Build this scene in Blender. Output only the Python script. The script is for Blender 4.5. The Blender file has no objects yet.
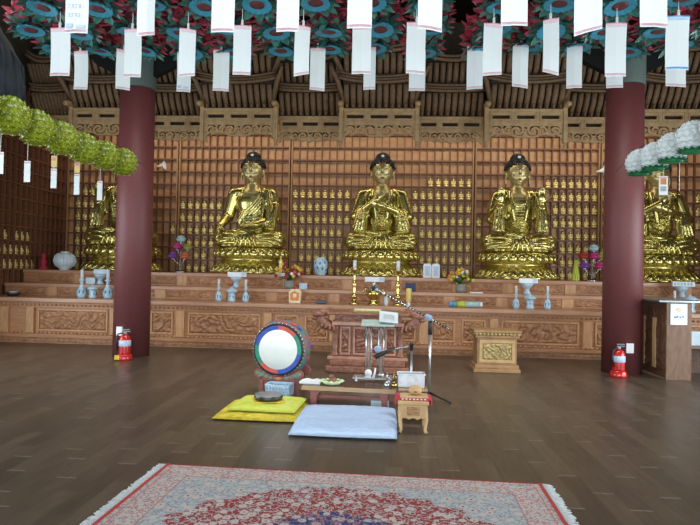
import bpy, bmesh, math, random
from mathutils import Vector, Matrix, noise
PI = math.pi
R = math.radians
random.seed(7)
C = bpy.context.scene.collection
SC = bpy.context.scene

# ------------------------------------------------------------------ camera
YAW, PITCH, ROLL, EYE, FPX = R(3.75), R(0.94), R(1.2), 1.5, 580.0
fw = Vector((-math.sin(YAW) * math.cos(PITCH), math.cos(YAW) * math.cos(PITCH), math.sin(PITCH)))
r0 = Vector((math.cos(YAW), math.sin(YAW), 0))
u0 = r0.cross(fw)
rt = r0 * math.cos(ROLL) + u0 * math.sin(ROLL)
up = u0 * math.cos(ROLL) - r0 * math.sin(ROLL)
cam_d = bpy.data.cameras.new('camera')
cam = bpy.data.objects.new('camera', cam_d)
C.objects.link(cam)
cam_d.sensor_width = 36.0
cam_d.lens = FPX / 700 * 36.0
cam_d.clip_end = 200
cam.matrix_world = Matrix(((rt.x, up.x, -fw.x, 0), (rt.y, up.y, -fw.y, 0), (rt.z, up.z, -fw.z, EYE), (0, 0, 0, 1)))
SC.camera = cam


def at(px, py, Y):
    """world point on the plane Y seen at a photograph pixel"""
    d = fw + rt * ((px - 350) / FPX) + up * ((262.5 - py) / FPX)
    p = d * (Y / d.y)
    return Vector((p.x, p.y, p.z + EYE))


def onz(px, py, z):
    d = fw + rt * ((px - 350) / FPX) + up * ((262.5 - py) / FPX)
    p = d * ((z - EYE) / d.z)
    return Vector((p.x, p.y, z))


# ------------------------------------------------------------------ light
SC.view_settings.view_transform = 'Standard'
SC.view_settings.look = 'None'
SC.view_settings.gamma = 1
SC.view_settings.use_curve_mapping = False
SC.view_settings.exposure = 0.38
SC.cycles.use_denoising = True
SC.cycles.max_bounces = 6
W = bpy.data.worlds.new('world')
SC.world = W
W.use_nodes = True
W.node_tree.nodes['Background'].inputs[0].default_value = (0.72, 0.86, 1.0, 1)
W.node_tree.nodes['Background'].inputs[1].default_value = 1.0


def area(name, loc, rot, sx, sy, power, col):
    d = bpy.data.lights.new(name, 'AREA')
    d.shape = 'RECTANGLE'
    d.size = sx
    d.size_y = sy
    d.energy = power
    d.color = col
    o = bpy.data.objects.new(name, d)
    C.objects.link(o)
    o.location = loc
    o.rotation_euler = rot
    return o


area('front_door_daylight', (-0.3, -1.9, 1.9), (R(90), 0, 0), 9.0, 3.2, 345, (0.90, 0.97, 1.0))
area('left_door_daylight', (-7.8, 5.5, 1.9), (R(90), 0, R(-90)), 6.5, 3.0, 190, (0.88, 0.96, 1.0))
area('right_door_daylight', (7.6, 5.5, 1.9), (R(90), 0, R(90)), 6.5, 3.0, 310, (0.92, 0.98, 1.0))
area('canopy_lamp', (-0.1, 12.72, 4.95), (R(32), 0, 0), 14.5, 0.25, 80, (1.0, 0.84, 0.62))
area('overhead_fill', (-0.3, 6.9, 6.6), (R(6), 0, 0), 8.0, 0.8, 150, (1.0, 0.95, 0.88)).data.spread = R(110)  # unseen overhead fill, added to brighten the cushions and floor


# ------------------------------------------------------------------ materials
def mat(name, col, rough=0.6, metal=0.0, col2=None, scale=20.0, stretch=(1, 1, 1), bump=0.0, bscale=None,
        kind='noise', spec=0.5, trans=0.0, coat=0.0, lo=0.35, hi=0.65, sub=0.0):
    m = bpy.data.materials.new(name)
    m.use_nodes = True
    nt = m.node_tree
    b = nt.nodes['Principled BSDF']
    b.inputs['Roughness'].default_value = rough
    b.inputs['Metallic'].default_value = metal
    b.inputs['Specular IOR Level'].default_value = spec
    b.inputs['Transmission Weight'].default_value = trans
    b.inputs['Coat Weight'].default_value = coat
    if sub:
        b.inputs['Subsurface Weight'].default_value = sub
        b.inputs['Subsurface Radius'].default_value = (0.05, 0.05, 0.05)
    tc = nt.nodes.new('ShaderNodeTexCoord')
    mp = nt.nodes.new('ShaderNodeMapping')
    mp.inputs['Scale'].default_value = stretch
    nt.links.new(tc.outputs['Object'], mp.inputs[0])

    def tex(sc):
        if kind == 'voronoi':
            t = nt.nodes.new('ShaderNodeTexVoronoi')
            t.inputs['Scale'].default_value = sc
            o = t.outputs['Distance']
        else:
            t = nt.nodes.new('ShaderNodeTexNoise')
            t.inputs['Scale'].default_value = sc
            t.inputs['Detail'].default_value = 4
            o = t.outputs['Fac']
        nt.links.new(mp.outputs[0], t.inputs['Vector'])
        return o
    if col2 is None:
        col2 = tuple(c * 0.8 for c in col)
    rp = nt.nodes.new('ShaderNodeValToRGB')
    rp.color_ramp.elements[0].position = lo
    rp.color_ramp.elements[1].position = hi
    rp.color_ramp.elements[0].color = (*col2, 1)
    rp.color_ramp.elements[1].color = (*col, 1)
    nt.links.new(tex(scale), rp.inputs[0])
    nt.links.new(rp.outputs[0], b.inputs['Base Color'])
    if bump:
        bn = nt.nodes.new('ShaderNodeBump')
        bn.inputs['Strength'].default_value = bump
        bn.inputs['Distance'].default_value = 0.02
        nt.links.new(tex(bscale or scale), bn.inputs['Height'])
        nt.links.new(bn.outputs[0], b.inputs['Normal'])
    return m


M = {}
M['altar'] = mat('altar_wood', (0.49, 0.235, 0.11), 0.42, scale=3, stretch=(1, 6, 9), col2=(0.38, 0.17, 0.075))
M['altar_pale'] = mat('altar_pale_wood', (0.60, 0.32, 0.145), 0.42, scale=3, stretch=(6, 6, 1.5), col2=(0.46, 0.24, 0.115))
M['altar_slab'] = mat('altar_top_wood', (0.52, 0.29, 0.175), 0.3, scale=2, stretch=(1, 9, 9), col2=(0.43, 0.225, 0.13))
M['carving'] = mat('carved_relief_wood', (0.47, 0.235, 0.11), 0.42, scale=14, col2=(0.30, 0.13, 0.058), bump=0.6, bscale=45)
M['dentil'] = mat('dentil_dark_wood', (0.30, 0.15, 0.065), 0.5, scale=10)
M['niche_back'] = mat('niche_back_wood', (0.64, 0.375, 0.19), 0.5, scale=2.5, stretch=(1, 1, 3), col2=(0.50, 0.27, 0.13))
M['niche_grid'] = mat('niche_divider_wood', (0.19, 0.075, 0.038), 0.5, scale=6, stretch=(1, 1, 4))
M['niche_post'] = mat('niche_post_wood', (0.40, 0.22, 0.11), 0.5, scale=6, stretch=(5, 5, 1))
M['valance'] = mat('valance_tan_wood', (0.56, 0.38, 0.19), 0.6, scale=9, col2=(0.44, 0.29, 0.14), bump=0.3, bscale=40)
M['rafter'] = mat('rafter_brown_wood', (0.24, 0.145, 0.075), 0.7, scale=9, stretch=(4, 4, 1), col2=(0.15, 0.09, 0.047))
M['roofdark'] = mat('dark_roof_boards', (0.075, 0.050, 0.032), 0.85, scale=5)
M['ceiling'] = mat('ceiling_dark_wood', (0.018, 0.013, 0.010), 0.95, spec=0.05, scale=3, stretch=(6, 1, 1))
M['plaster'] = mat('wall_plaster', (0.10, 0.075, 0.05), 0.9, scale=4)
M['column'] = mat('column_maroon_paint', (0.185, 0.050, 0.050), 0.5, scale=70, col2=(0.125, 0.036, 0.038), bump=0.15, bscale=70)
M['gold'] = mat('polished_gold', (0.66, 0.58, 0.21), 0.26, 0.94, scale=4, col2=(0.53, 0.46, 0.17), bump=0.05, bscale=7)
M['goldmatte'] = mat('matte_gold_skin', (0.60, 0.50, 0.23), 0.38, 0.75, scale=5, col2=(0.52, 0.43, 0.20))
M['goldrob'] = mat('gold_figurine', (0.98, 0.86, 0.42), 0.35, 0.55, scale=30, col2=(0.62, 0.45, 0.12), bump=0.2, bscale=40)
M['hair'] = mat('black_curled_hair', (0.012, 0.012, 0.016), 0.45, scale=30, kind='voronoi', bump=1.0, bscale=22)
M['lip'] = mat('red_lips', (0.50, 0.07, 0.05), 0.5)
M['black'] = mat('black_paint', (0.012, 0.012, 0.014), 0.4)
M['white'] = mat('white_paper', (0.86, 0.89, 0.92), 0.6, scale=3, col2=(0.83, 0.87, 0.90))
M['tag'] = mat('white_prayer_paper', (0.78, 0.84, 0.84), 0.65, scale=2, col2=(0.76, 0.82, 0.82))
M['pink'] = mat('pink_print', (0.80, 0.33, 0.42), 0.6)
M['palepink'] = mat('pale_pink_print', (0.90, 0.66, 0.72), 0.6)
M['blueprint'] = mat('blue_print', (0.10, 0.38, 0.78), 0.6)
M['paleblue'] = mat('pale_blue_print', (0.55, 0.72, 0.90), 0.6)
M['greyprint'] = mat('grey_print', (0.42, 0.46, 0.50), 0.7)
M['clip'] = mat('translucent_clip', (0.72, 0.76, 0.72), 0.35)
M['teal'] = mat('teal_leaf_paper', (0.05, 0.22, 0.18), 0.5, scale=25, col2=(0.022, 0.11, 0.09), bump=0.4)
M['teal2'] = mat('grey_green_leaf_paper', (0.085, 0.19, 0.15), 0.5, scale=22, col2=(0.04, 0.10, 0.078), bump=0.4)
M['blue'] = mat('bright_blue_paper', (0.06, 0.38, 0.52), 0.5, scale=30, col2=(0.04, 0.27, 0.42))
M['crimson'] = mat('crimson_petal_paper', (0.78, 0.12, 0.20), 0.5, scale=25, col2=(0.52, 0.05, 0.10), bump=0.3)
M['brownred'] = mat('brown_red_paper', (0.20, 0.045, 0.05), 0.6, scale=20, col2=(0.10, 0.025, 0.03))
M['yellowgreen'] = mat('yellow_green_petal', (0.34, 0.40, 0.03), 0.28, scale=30, col2=(0.19, 0.24, 0.015), bump=0.2, coat=0.4)
M['yellowgreen2'] = mat('pale_yellow_petal_tip', (0.80, 0.82, 0.20), 0.3, scale=30)
M['whitepetal'] = mat('white_petal_paper', (0.74, 0.80, 0.80), 0.6, scale=20, col2=(0.66, 0.72, 0.73))
M['green'] = mat('green_leaf_paper', (0.02, 0.26, 0.09), 0.5, scale=20, col2=(0.01, 0.15, 0.055))
M['slate'] = mat('dark_slate_cloth', (0.020, 0.028, 0.036), 0.8, scale=12, col2=(0.012, 0.017, 0.022), bump=0.3)
M['brass'] = mat('brass', (0.62, 0.47, 0.16), 0.22, 1.0, scale=10)
M['candle'] = mat('candle_wax', (0.72, 0.76, 0.80), 0.4)
M['porcelain'] = mat('blue_white_porcelain', (0.52, 0.68, 0.78), 0.12, scale=22, col2=(0.36, 0.54, 0.68), lo=0.45, hi=0.55)
M['porcdark'] = mat('painted_blue_glaze', (0.11, 0.22, 0.38), 0.2)
M['porcpale'] = mat('pale_ribbed_porcelain', (0.60, 0.72, 0.78), 0.25, scale=8)
M['chrome'] = mat('chrome', (0.68, 0.72, 0.74), 0.2, 0.75)
M['steel'] = mat('grey_steel_tube', (0.42, 0.46, 0.50), 0.3, 0.8)
M['micblue'] = mat('blue_grey_foam', (0.33, 0.44, 0.60), 0.8)
M['navy'] = mat('navy_card', (0.035, 0.055, 0.14), 0.6)
M['bluecloth'] = mat('blue_grey_cloth', (0.10, 0.15, 0.26), 0.8)
M['orange'] = mat('orange_print', (0.75, 0.25, 0.07), 0.6)
M['yellow'] = mat('yellow_card', (0.80, 0.62, 0.20), 0.6)
M['cream'] = mat('cream_card', (0.80, 0.72, 0.48), 0.6)
M['red'] = mat('red_paint', (0.60, 0.02, 0.02), 0.25, coat=0.5)
M['redmat'] = mat('red_cloth', (0.58, 0.03, 0.07), 0.7, scale=20)
M['magenta'] = mat('magenta_petals', (0.55, 0.03, 0.22), 0.5)
M['purple'] = mat('purple_petals', (0.20, 0.05, 0.35), 0.5)
M['orangered'] = mat('orange_red_petals', (0.62, 0.13, 0.06), 0.5)
M['olive'] = mat('olive_green_petals', (0.28, 0.32, 0.06), 0.5)
M['paleteal'] = mat('pale_teal_petals', (0.42, 0.62, 0.66), 0.5)
M['lime'] = mat('lime_flower', (0.55, 0.62, 0.08), 0.5, scale=30)
M['leaf'] = mat('plant_green', (0.06, 0.16, 0.05), 0.6)
M['flred'] = mat('dark_red_flowers', (0.40, 0.03, 0.03), 0.6)
M['flyel'] = mat('yellow_flowers', (0.78, 0.56, 0.04), 0.6)
M['flor'] = mat('orange_flowers', (0.75, 0.28, 0.06), 0.6)
M['potgrey'] = mat('grey_ceramic_pot', (0.30, 0.32, 0.27), 0.5, scale=20)
M['podium'] = mat('red_brown_carved_wood', (0.33, 0.15, 0.095), 0.35, scale=16, col2=(0.20, 0.075, 0.045), bump=0.5, bscale=35)
M['podiumpink'] = mat('pink_brown_panel_wood', (0.50, 0.27, 0.19), 0.35, scale=8, col2=(0.38, 0.18, 0.12))
M['standwood'] = mat('carved_stand_wood', (0.44, 0.26, 0.115), 0.45, scale=6, col2=(0.34, 0.19, 0.08))
M['standpale'] = mat('gilded_relief', (0.60, 0.47, 0.20), 0.45, scale=40, col2=(0.34, 0.24, 0.09), bump=0.5)
M['benchtop'] = mat('dark_bench_top', (0.075, 0.045, 0.03), 0.25, scale=5, stretch=(1, 8, 1))
M['benchedge'] = mat('tan_wood_edge', (0.52, 0.33, 0.17), 0.5, scale=6, stretch=(1, 8, 8))
M['stool'] = mat('yellow_pine', (0.60, 0.40, 0.19), 0.45, scale=6, col2=(0.50, 0.31, 0.14))
M['gong'] = mat('dark_bronze_bowl', (0.10, 0.10, 0.095), 0.3, 0.7, scale=12, col2=(0.05, 0.05, 0.05))
M['cush_yel'] = mat('yellow_satin', (0.82, 0.68, 0.07), 0.45, scale=12, col2=(0.50, 0.42, 0.035), bump=0.4, bscale=9)
M['cush_grn'] = mat('lime_satin', (0.72, 0.80, 0.14), 0.45, scale=14, col2=(0.58, 0.70, 0.09), bump=0.3, bscale=12)
M['cush_blue'] = mat('pale_blue_satin', (0.52, 0.69, 0.95), 0.42, scale=18, col2=(0.44, 0.62, 0.92), bump=0.5, bscale=16, stretch=(1, 2, 1))
M['drumskin'] = mat('drum_skin', (0.90, 0.93, 0.92), 0.6, scale=5, col2=(0.86, 0.89, 0.87))
M['drumred'] = mat('drum_rim_red', (0.72, 0.12, 0.09), 0.45)
M['drumblue'] = mat('drum_rim_blue', (0.04, 0.10, 0.55), 0.45)
M['drumgreen'] = mat('drum_rim_green', (0.03, 0.33, 0.20), 0.45)
M['drumbody'] = mat('painted_drum_body', (0.07, 0.22, 0.20), 0.5, scale=13, col2=(0.32, 0.09, 0.10), lo=0.45, hi=0.55)
M['drumstand'] = mat('drum_stand_red_brown', (0.34, 0.11, 0.095), 0.5, scale=10)
M['cloudgreen'] = mat('painted_green_cloud', (0.14, 0.36, 0.27), 0.5)
M['basketblue'] = mat('blue_plastic', (0.50, 0.68, 0.90), 0.4)
M['basketwhite'] = mat('white_plastic', (0.74, 0.78, 0.82), 0.4)
M['palegreen'] = mat('pale_green_dish', (0.66, 0.82, 0.50), 0.4, scale=20)
M['screen'] = mat('pale_green_tablet_cover', (0.48, 0.62, 0.60), 0.4)
M['fringe'] = mat('white_wool_fringe', (0.55, 0.59, 0.60), 0.9, scale=40)
M['rugred'] = mat('rug_red_selvage', (0.45, 0.035, 0.035), 0.9, scale=40)
M['counter'] = mat('counter_brown_wood', (0.23, 0.135, 0.085), 0.5, scale=8, stretch=(4, 4, 1), col2=(0.17, 0.095, 0.058))
M['counterdark'] = mat('counter_carved_dark', (0.12, 0.055, 0.03), 0.5, scale=14, bump=0.6, bscale=30)
M['capital'] = mat('painted_capital', (0.07, 0.11, 0.10), 0.7, scale=16, kind='voronoi', col2=(0.12, 0.07, 0.06), lo=0.15, hi=0.4)
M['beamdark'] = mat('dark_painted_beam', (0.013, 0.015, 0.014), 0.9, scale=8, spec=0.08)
M['doorwood'] = mat('door_frame_wood', (0.16, 0.08, 0.05), 0.6)
g = bpy.data.materials.new('clear_acrylic')
g.use_nodes = True
gb = g.node_tree.nodes['Principled BSDF']
gb.inputs['Base Color'].default_value = (0.93, 0.98, 1, 1)
gb.inputs['Transmission Weight'].default_value = 0.93
gb.inputs['Roughness'].default_value = 0.04
gb.inputs['IOR'].default_value = 1.3
M['acrylic'] = g


def nn(nt, t, **kw):
    n = nt.nodes.new(t)
    for k, v in kw.items():
        setattr(n, k, v)
    return n


def floor_material():
    m = bpy.data.materials.new('dark_plank_floor')
    m.use_nodes = True
    nt = m.node_tree
    L = nt.links
    b = nt.nodes['Principled BSDF']
    tc = nn(nt, 'ShaderNodeTexCoord')
    sp = nn(nt, 'ShaderNodeSeparateXYZ')
    L.new(tc.outputs['Object'], sp.inputs[0])

    def mth(op, *v):
        n = nn(nt, 'ShaderNodeMath', operation=op)
        for i, q in enumerate(v):
            if isinstance(q, (int, float)):
                n.inputs[i].default_value = q
            else:
                L.new(q, n.inputs[i])
        return n.outputs[0]
    sx = mth('DIVIDE', sp.outputs[0], 0.145)
    row = mth('FLOOR', sx)
    wn = nn(nt, 'ShaderNodeTexWhiteNoise', noise_dimensions='1D')
    L.new(row, wn.inputs['W'])
    sy = mth('ADD', mth('DIVIDE', sp.outputs[1], 0.92), mth('MULTIPLY', row, 0.34))
    sy = mth('ADD', sy, mth('MULTIPLY', wn.outputs['Value'], 0.12))
    cmb = nn(nt, 'ShaderNodeCombineXYZ')
    L.new(row, cmb.inputs[0])
    L.new(mth('FLOOR', sy), cmb.inputs[1])
    w2 = nn(nt, 'ShaderNodeTexWhiteNoise', noise_dimensions='2D')
    L.new(cmb.outputs[0], w2.inputs['Vector'])
    cr = nn(nt, 'ShaderNodeValToRGB')
    cr.color_ramp.elements[0].color = (0.078, 0.060, 0.045, 1)
    cr.color_ramp.elements[1].color = (0.114, 0.088, 0.065, 1)
    L.new(w2.outputs['Value'], cr.inputs[0])

    def over(fac, a_, col):
        n = nn(nt, 'ShaderNodeMix', data_type='RGBA')
        L.new(fac, n.inputs['Factor'])
        L.new(a_, n.inputs['A'])
        n.inputs['B'].default_value = col
        return n.outputs['Result']
    base = over(mth('LESS_THAN', mth('FRACT', sx), 0.03), cr.outputs[0], (0.070, 0.054, 0.041, 1))
    endm = mth('MULTIPLY', mth('LESS_THAN', mth('FRACT', sy), 0.014), mth('GREATER_THAN', w2.outputs['Value'], 0.35))
    base = over(endm, base, (0.24, 0.21, 0.18, 1))
    ns = nn(nt, 'ShaderNodeTexNoise')
    mp2 = nn(nt, 'ShaderNodeMapping')
    mp2.inputs['Scale'].default_value = (14, 1.5, 1)
    L.new(tc.outputs['Object'], mp2.inputs[0])
    L.new(mp2.outputs[0], ns.inputs['Vector'])
    ns.inputs['Scale'].default_value = 2.0
    ns.inputs['Detail'].default_value = 6
    mx = nn(nt, 'ShaderNodeMix', data_type='RGBA', blend_type='MULTIPLY')
    rp = nn(nt, 'ShaderNodeValToRGB')
    rp.color_ramp.elements[0].color = (0.55, 0.55, 0.55, 1)
    rp.color_ramp.elements[1].color = (1.35, 1.3, 1.2, 1)
    L.new(ns.outputs['Fac'], rp.inputs[0])
    mx.inputs['Factor'].default_value = 1
    L.new(base, mx.inputs['A'])
    L.new(rp.outputs[0], mx.inputs['B'])
    L.new(mx.outputs['Result'], b.inputs['Base Color'])
    b.inputs['Roughness'].default_value = 0.33
    b.inputs['Specular IOR Level'].default_value = 0.45
    n2 = nn(nt, 'ShaderNodeTexNoise')
    n2.inputs['Scale'].default_value = 6
    L.new(tc.outputs['Object'], n2.inputs['Vector'])
    bp = nn(nt, 'ShaderNodeBump')
    bp.inputs['Strength'].default_value = 0.12
    L.new(n2.outputs['Fac'], bp.inputs['Height'])
    L.new(bp.outputs[0], b.inputs['Normal'])
    return m


M['floor'] = floor_material()


def rug_material(hx, hy):
    """woven pattern: pale border, red field with flowers, pale spandrels, navy medallion"""
    m = bpy.data.materials.new('persian_rug_weave')
    m.use_nodes = True
    nt = m.node_tree
    L = nt.links
    b = nt.nodes['Principled BSDF']
    b.inputs['Roughness'].default_value = 0.95
    b.inputs['Specular IOR Level'].default_value = 0.1
    tc = nn(nt, 'ShaderNodeTexCoord')
    sp = nn(nt, 'ShaderNodeSeparateXYZ')
    L.new(tc.outputs['Object'], sp.inputs[0])

    def mth(op, a, c=None, d=None):
        n = nn(nt, 'ShaderNodeMath', operation=op)
        for i, v in enumerate((a, c, d)):
            if v is None:
                continue
            if isinstance(v, (int, float)):
                n.inputs[i].default_value = v
            else:
                L.new(v, n.inputs[i])
        return n.outputs[0]

    def rgb(c):
        n = nn(nt, 'ShaderNodeRGB')
        n.outputs[0].default_value = (*c, 1)
        return n.outputs[0]

    def mix(f, a, c):
        n = nn(nt, 'ShaderNodeMix', data_type='RGBA')
        L.new(f, n.inputs['Factor'])
        L.new(a, n.inputs['A'])
        L.new(c, n.inputs['B'])
        return n.outputs['Result']
    ax = mth('ABSOLUTE', sp.outputs[0])
    ay = mth('ABSOLUTE', sp.outputs[1])
    edge = mth('MINIMUM', mth('SUBTRACT', hx, ax), mth('SUBTRACT', hy, ay))

    def vor(scale, feat='F1'):
        v = nn(nt, 'ShaderNodeTexVoronoi')
        v.inputs['Scale'].default_value = scale
        v.feature = feat
        L.new(tc.outputs['Object'], v.inputs['Vector'])
        return v
    ns = nn(nt, 'ShaderNodeTexNoise')
    ns.inputs['Scale'].default_value = 26
    ns.inputs['Detail'].default_value = 3
    L.new(tc.outputs['Object'], ns.inputs['Vector'])
    v1 = vor(13)
    v2 = vor(34)
    # flower mask in field
    fl = mth('LESS_THAN', v1.outputs['Distance'], 0.36)
    core = mth('LESS_THAN', v1.outputs['Distance'], 0.13)
    sm = mth('LESS_THAN', v2.outputs['Distance'], 0.30)
    vine = mth('LESS_THAN', mth('ABSOLUTE', mth('SUBTRACT', ns.outputs['Fac'], 0.5)), 0.035)
    red = rgb((0.27, 0.05, 0.048))
    pale = rgb((0.47, 0.42, 0.40))
    palebl = rgb((0.36, 0.40, 0.41))
    grey = rgb((0.25, 0.24, 0.28))
    rose = rgb((0.38, 0.19, 0.18))
    navy = rgb((0.045, 0.06, 0.16))
    field = mix(sm, red, rose)
    field = mix(vine, field, palebl)
    field = mix(fl, field, pale)
    field = mix(core, field, rose)
    bord = mix(sm, pale, grey)
    bord = mix(vine, bord, rose)
    bord = mix(mth('LESS_THAN', v1.outputs['Distance'], 0.26), bord, palebl)
    bord = mix(core, bord, grey)
    span = mix(sm, palebl, pale)
    span = mix(vine, span, grey)
    span = mix(fl, span, pale)
    span = mix(core, span, red)
    med = mix(fl, navy, palebl)
    med = mix(vine, med, rose)
    # elliptical field inside, wavy edge
    wob = mth('MULTIPLY', mth('SINE', mth('MULTIPLY', mth('ARCTAN2', sp.outputs[1], sp.outputs[0]), 22)), 0.035)
    ex = mth('DIVIDE', ax, hx - 0.30)
    ey = mth('DIVIDE', ay, hy - 0.24)
    rad = mth('ADD', mth('POWER', mth('ADD', mth('POWER', ex, 1.7), mth('POWER', ey, 1.7)), 1 / 1.7), wob)
    inner = mix(mth('GREATER_THAN', rad, 0.93), field, span)
    inner = mix(mth('LESS_THAN', rad, 0.36), inner, med)
    col = mix(mth('LESS_THAN', edge, 0.235), inner, bord)
    col = mix(mth('LESS_THAN', mth('ABSOLUTE', mth('SUBTRACT', edge, 0.235)), 0.005), col, rose)
    col = mix(mth('LESS_THAN', mth('ABSOLUTE', mth('SUBTRACT', edge, 0.06)), 0.004), col, rose)
    col = mix(mth('LESS_THAN', edge, 0.022), col, red)
    L.new(col, b.inputs['Base Color'])
    bp = nn(nt, 'ShaderNodeBump')
    bp.inputs['Strength'].default_value = 0.3
    L.new(ns.outputs['Fac'], bp.inputs['Height'])
    L.new(bp.outputs[0], b.inputs['Normal'])
    return m


# ------------------------------------------------------------------ mesh helpers
class MB:
    def __init__(s):
        s.bm = bmesh.new()
        s.mi = 0

    def _fin(s, verts, mtx=None):
        if mtx is not None:
            bmesh.ops.transform(s.bm, matrix=mtx, verts=verts)
        for f in {f for v in verts for f in v.link_faces}:
            f.material_index = s.mi
        return s

    def box(s, x0, x1, y0, y1, z0, z1, mtx=None):
        vs = [s.bm.verts.new((x, y, z)) for x in (x0, x1) for y in (y0, y1) for z in (z0, z1)]
        for q in ((0, 1, 3, 2), (4, 6, 7, 5), (0, 4, 5, 1), (2, 3, 7, 6), (0, 2, 6, 4), (1, 5, 7, 3)):
            s.bm.faces.new([vs[i] for i in q])
        return s._fin(vs, mtx)

    def ell(s, c, r, seg=16, rings=10, rot=None):
        m = Matrix.Translation(c)
        if rot is not None:
            m = m @ rot
        if isinstance(r, (int, float)):
            r = (r, r, r)
        m = m @ Matrix.Diagonal((*r, 1))
        v = bmesh.ops.create_uvsphere(s.bm, u_segments=seg, v_segments=rings, radius=1, matrix=m)['verts']
        for f in {f for w in v for f in w.link_faces}:
            f.smooth = True
        return s._fin(v)

    def lathe(s, prof, c=(0, 0, 0), seg=24, sy=1.0, sx=1.0, mtx=None, smooth=True):
        rings = []
        allv = []
        for r, z in prof:
            if r < 1e-5:
                v = [s.bm.verts.new((c[0], c[1], c[2] + z))]
            else:
                v = [s.bm.verts.new((c[0] + sx * r * math.cos(2 * PI * i / seg), c[1] + sy * r * math.sin(2 * PI * i / seg), c[2] + z)) for i in range(seg)]
            rings.append(v)
            allv += v
        for a, b in zip(rings, rings[1:]):
            for i in range(seg):
                j = (i + 1) % seg
                if len(a) == 1 and len(b) == 1:
                    continue
                if len(a) == 1:
                    f = s.bm.faces.new((a[0], b[j], b[i]))
                elif len(b) == 1:
                    f = s.bm.faces.new((a[i], a[j], b[0]))
                else:
                    f = s.bm.faces.new((a[i], a[j], b[j], b[i]))
                f.smooth = smooth
        for e, fl in ((rings[0], True), (rings[-1], False)):
            if len(e) > 1:
                s.bm.faces.new(e[::-1] if fl else e)
        return s._fin(allv, mtx)

    def tube(s, pts, rad, seg=10, flat=None, cap=True):
        """tube along points; rad number or list; flat=(a,b) scales the two cross axes"""
        pts = [Vector(p) for p in pts]
        n = len(pts)
        if isinstance(rad, (int, float)):
            rad = [rad] * n
        rings = []
        prev = None
        for i, p in enumerate(pts):
            t = (pts[min(i + 1, n - 1)] - pts[max(i - 1, 0)])
            if t.length < 1e-9:
                t = Vector((0, 0, 1))
            t.normalize()
            if prev is None:
                ref = Vector((0, 0, 1)) if abs(t.z) < 0.9 else Vector((0, 1, 0))
                a = t.cross(ref).normalized()
            else:
                a = (prev - t * prev.dot(t)).normalized()
            prev = a
            b = t.cross(a)
            fa, fb = flat or (1, 1)
            rings.append([s.bm.verts.new(p + (a * math.cos(2 * PI * k / seg) * fa + b * math.sin(2 * PI * k / seg) * fb) * rad[i]) for k in range(seg)])
        for a, b in zip(rings, rings[1:]):
            for k in range(seg):
                f = s.bm.faces.new((a[k], a[(k + 1) % seg], b[(k + 1) % seg], b[k]))
                f.smooth = True
        if cap:
            s.bm.faces.new(rings[0][::-1])
            s.bm.faces.new(rings[-1])
        return s._fin([v for r in rings for v in r])

    def caps(s, p, q, r1, r2, seg=14):
        s.ell(p, r1, seg, 8)
        s.ell(q, r2, seg, 8)
        return s.tube([p, q], [r1, r2], seg)

    def prism(s, poly, d0, d1, axis='y', mtx=None):
        """polygon in xz (axis y), xy (axis z) or yz (axis x) extruded"""
        def P(a, b, d):
            return {'y': (a, d, b), 'z': (a, b, d), 'x': (d, a, b)}[axis]
        A = [s.bm.verts.new(P(a, b, d0)) for a, b in poly]
        B = [s.bm.verts.new(P(a, b, d1)) for a, b in poly]
        s.bm.faces.new(A)
        s.bm.faces.new(B[::-1])
        for i in range(len(A)):
            j = (i + 1) % len(A)
            s.bm.faces.new((A[j], A[i], B[i], B[j]))
        return s._fin(A + B, mtx)

    def plate(s, x0, x1, z0, z1, y0, y1, n, m, solid):
        """flat board of n x m cells, only those where solid(u, v) holds (fretwork)"""
        vs = {}

        def V(i, j, k):
            if (i, j, k) not in vs:
                vs[i, j, k] = s.bm.verts.new((x0 + (x1 - x0) * i / n, (y0, y1)[k], z0 + (z1 - z0) * j / m))
            return vs[i, j, k]
        on = {(i, j) for i in range(n) for j in range(m) if solid((i + .5) / n, (j + .5) / m)}
        for i, j in on:
            s.bm.faces.new((V(i, j, 0), V(i + 1, j, 0), V(i + 1, j + 1, 0), V(i, j + 1, 0)))
            s.bm.faces.new((V(i, j, 1), V(i, j + 1, 1), V(i + 1, j + 1, 1), V(i + 1, j, 1)))
            for di, dj, e in ((-1, 0, ((i, j), (i, j + 1))), (1, 0, ((i + 1, j + 1), (i + 1, j))), (0, -1, ((i + 1, j), (i, j))), (0, 1, ((i, j + 1), (i + 1, j + 1)))):
                if (i + di, j + dj) not in on:
                    (a, b), (c, d) = e
                    s.bm.faces.new((V(a, b, 0), V(c, d, 0), V(c, d, 1), V(a, b, 1)))
        return s._fin(list(vs.values()))

    def relief(s, x0, x1, z0, z1, y, depth, n, m, seed=0, freq=7.0):
        """carved relief surface facing -y"""
        g = []
        for i in range(n + 1):
            col = []
            for j in range(m + 1):
                u, v = i / n, j / m
                x, z = x0 + (x1 - x0) * u, z0 + (z1 - z0) * v
                w = noise.noise_vector(Vector((x * freq * .6 + seed, z * freq * .6, seed * 1.7)))
                h = abs(math.sin((x * freq + w.x * 3.2) * 2.2) * math.sin((z * freq + w.y * 3.2) * 2.2))
                h = min(1, h * 1.8)
                e = min(u * n, (1 - u) * n, v * m, (1 - v) * m, 2) / 2
                col.append(s.bm.verts.new((x, y - depth * h * e, z)))
            g.append(col)
        for i in range(n):
            for j in range(m):
                f = s.bm.faces.new((g[i][j], g[i + 1][j], g[i + 1][j + 1], g[i][j + 1]))
                f.smooth = True
        return s._fin([v for c in g for v in c])

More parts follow.
